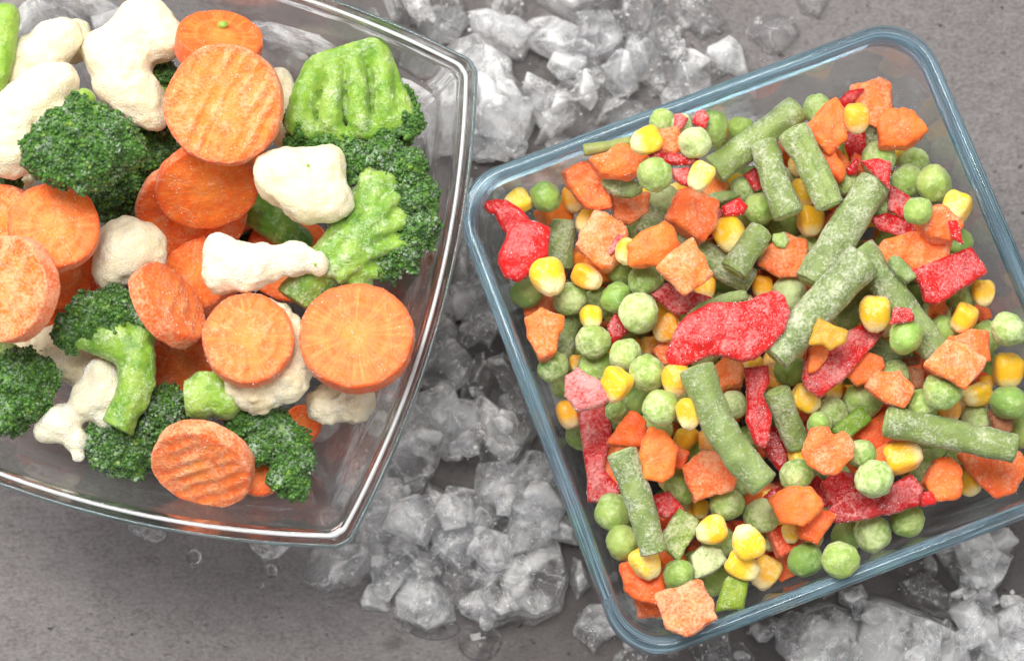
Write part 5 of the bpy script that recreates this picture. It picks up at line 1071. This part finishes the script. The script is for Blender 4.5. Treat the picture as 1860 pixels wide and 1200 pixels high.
# ---------------------------------------------------------------- melt water
def drop(px, py, rx, ry=None, h=None, label=None, seed=0):
    ry = ry or rx; h = h or min(rx, ry)*.55; n = 36; a = np.linspace(0, 2*np.pi, n, endpoint=False); P = []; F = []
    o = 1+.10*noise(np.c_[np.cos(a)*1.1, np.sin(a)*1.1, a*0+seed*3.7+px])
    rows = [k/10 for k in range(1, 11)]; zz = [(1-(k/10)**2)**.8 for k in range(1, 11)]
    P.append((0, 0, h))
    for s_, c_ in zip(rows, zz): P += [(math.cos(b)*rx*s_*o_, math.sin(b)*ry*s_*o_, h*c_) for b, o_ in zip(a, o)]
    P.append((0, 0, 0)); m = len(rows)
    F += [(0, 1+j, 1+(j+1) % n) for j in range(n)]
    for i in range(m-1):
        for j in range(n): b = 1+i*n+j; b2 = 1+i*n+(j+1) % n; F.append((b, b+n, b2+n, b2))
    F += [(len(P)-1, 1+(m-1)*n+(j+1) % n, 1+(m-1)*n+j) for j in range(n)]
    me = mesh('water_drop', P, F, M_water); p, f = unproj(px, py, 0.6)
    M = Matrix.Translation(Vector(p*S)) @ Matrix.Diagonal((S*f,)*3+(1,))
    link('water_drop', me, None, M, label=label, category='water drop', group='drops of melt water on the stone')
for args in ((353, 1012, 14, 16, None, 'round dark water drop below the lower rim of the bowl'), (493, 1037, 11, 13, None, 'smaller water drop left of the clear oblong ice chunk'), (872, 1166, 40, 34, 8, 'largest flat water blister at the bottom edge below the largest smooth chunk'),
             (1305, 58, 10, 7, None, 'single water drop above the broad wet ice lump'), (1187, 22, 7, 16, 5, 'streak shaped water drop near the top edge'), (38, 963, 5, 5, None, 'pinhead water drop on bare stone at the left'),
             (517, 1048, 5, 5, None, 'pinhead water drop beside the clear oblong ice chunk'), (700, 952, 9, 9, None, 'water drop between the bowl corner and the fan shaped lump'), (1836, 962, 6, 6, None, 'pinhead water drop below the right end of the tub'),
             (1168, 188, 6, 6, None, 'pinhead water drop at the foot of the upper tub wall'), (1222, 68, 16, 11, 4, 'flat water film above the broad wet ice lump'), (600, 1098, 5, 4, 2, 'pinhead water drop below the clear oblong ice chunk'), (728, 945, 24, 18, 5, 'flat water film left of the fan shaped lump'), (790, 1140, 46, 22, 3, 'thin water film on the stone below the pointed ice piece')):
    drop(*args)
r = random.Random(3)
for _ in range(16):
    px, py = r.choice(((r.uniform(640, 1000), r.uniform(1080, 1195)), (r.uniform(1200, 1420), r.uniform(10, 110)), (r.uniform(330, 640), r.uniform(1000, 1120))))
    if ice_pile.h[ice_pile.cells(np.array([px]), np.array([py]))][0] < 3: drop(px, py, r.uniform(3, 8), r.uniform(3, 7), None, 'tiny bead of melt water on the grey stone near the ice', _)
# ---------------------------------------------------------------- labels for the pieces without one of their own
def heading(dx, dy):
    a = (math.degrees(math.atan2(-dy, dx))+360) % 360
    return ['right of', 'above and right of', 'above', 'above and left of', 'left of', 'below and left of', 'below', 'below and right of'][int((a+22.5)//45) % 8]
LM = [I for I in ITEMS if I.get('lm')]
FV = [I for I in ITEMS if I.get('fill')]
for I in FV:
    i, j = food.cells(np.array([float(I['x'])]), np.array([float(I['y'])])); top = food.h[max(i[0]-5, 0):i[0]+6, max(j[0]-5, 0):j[0]+6]
    if I['kind'] in ('pea', 'corn_kernel', 'carrot_chunk') and (top < I['z']+24).mean() > .12: I['label'] = None; I['deep'] = True
def pools(I): return [L for L in LM if ((L['kind'] == 'ice_chunk') == (I['kind'] == 'ice_chunk')) and L is not I]
taken = set(I['label'] for I in ITEMS if I['label'])
todo = [I for I in ITEMS if not I['label']]
cand = []
for I in todo:
    for L in pools(I): cand.append((math.hypot(I['x']-L['x'], I['y']-L['y']), id(I), I, L))
cand.sort(key=lambda t: t[:2]); used = set()
for d, _, I, L in cand:                       # the nearest of its kind on that side of a landmark
    if I['label']: continue
    hd_ = heading(I['x']-L['x'], I['y']-L['y']); key = (I['noun'], hd_, id(L), I.get('deep'))
    if key in used: continue
    used.add(key)
    if d > 190: continue
    art = {'carrot chunk': 'orange carrot chunk', 'corn kernel': 'yellow corn kernel'}.get(I['noun'], I['noun'])
    I['label'] = f"{'half buried ' if I.get('deep') else ''}{art} just {hd_} {L['lm']}"
for I in todo:
    if I['label']: continue
    Ls = sorted(pools(I), key=lambda L: math.hypot(I['x']-L['x'], I['y']-L['y']))
    for a_ in range(6):
        for b_ in range(a_+1, 8):
            h1, h2 = heading(I['x']-Ls[a_]['x'], I['y']-Ls[a_]['y']), heading(I['x']-Ls[b_]['x'], I['y']-Ls[b_]['y'])
            t = f"{'buried ' if I.get('deep') else ''}{I['noun']} {h1.replace(' and ', ' ')} {Ls[a_]['lm']}, {h2.replace(' and ', ' ')} {Ls[b_]['lm']}"
            if t not in taken and len(t.split()) <= 16: break
        else: continue
        break
    I['label'] = t; taken.add(t)
for I in ITEMS:
    I['o']['label'] = I['label']
    if I['group']: I['o']['group'] = I['group']
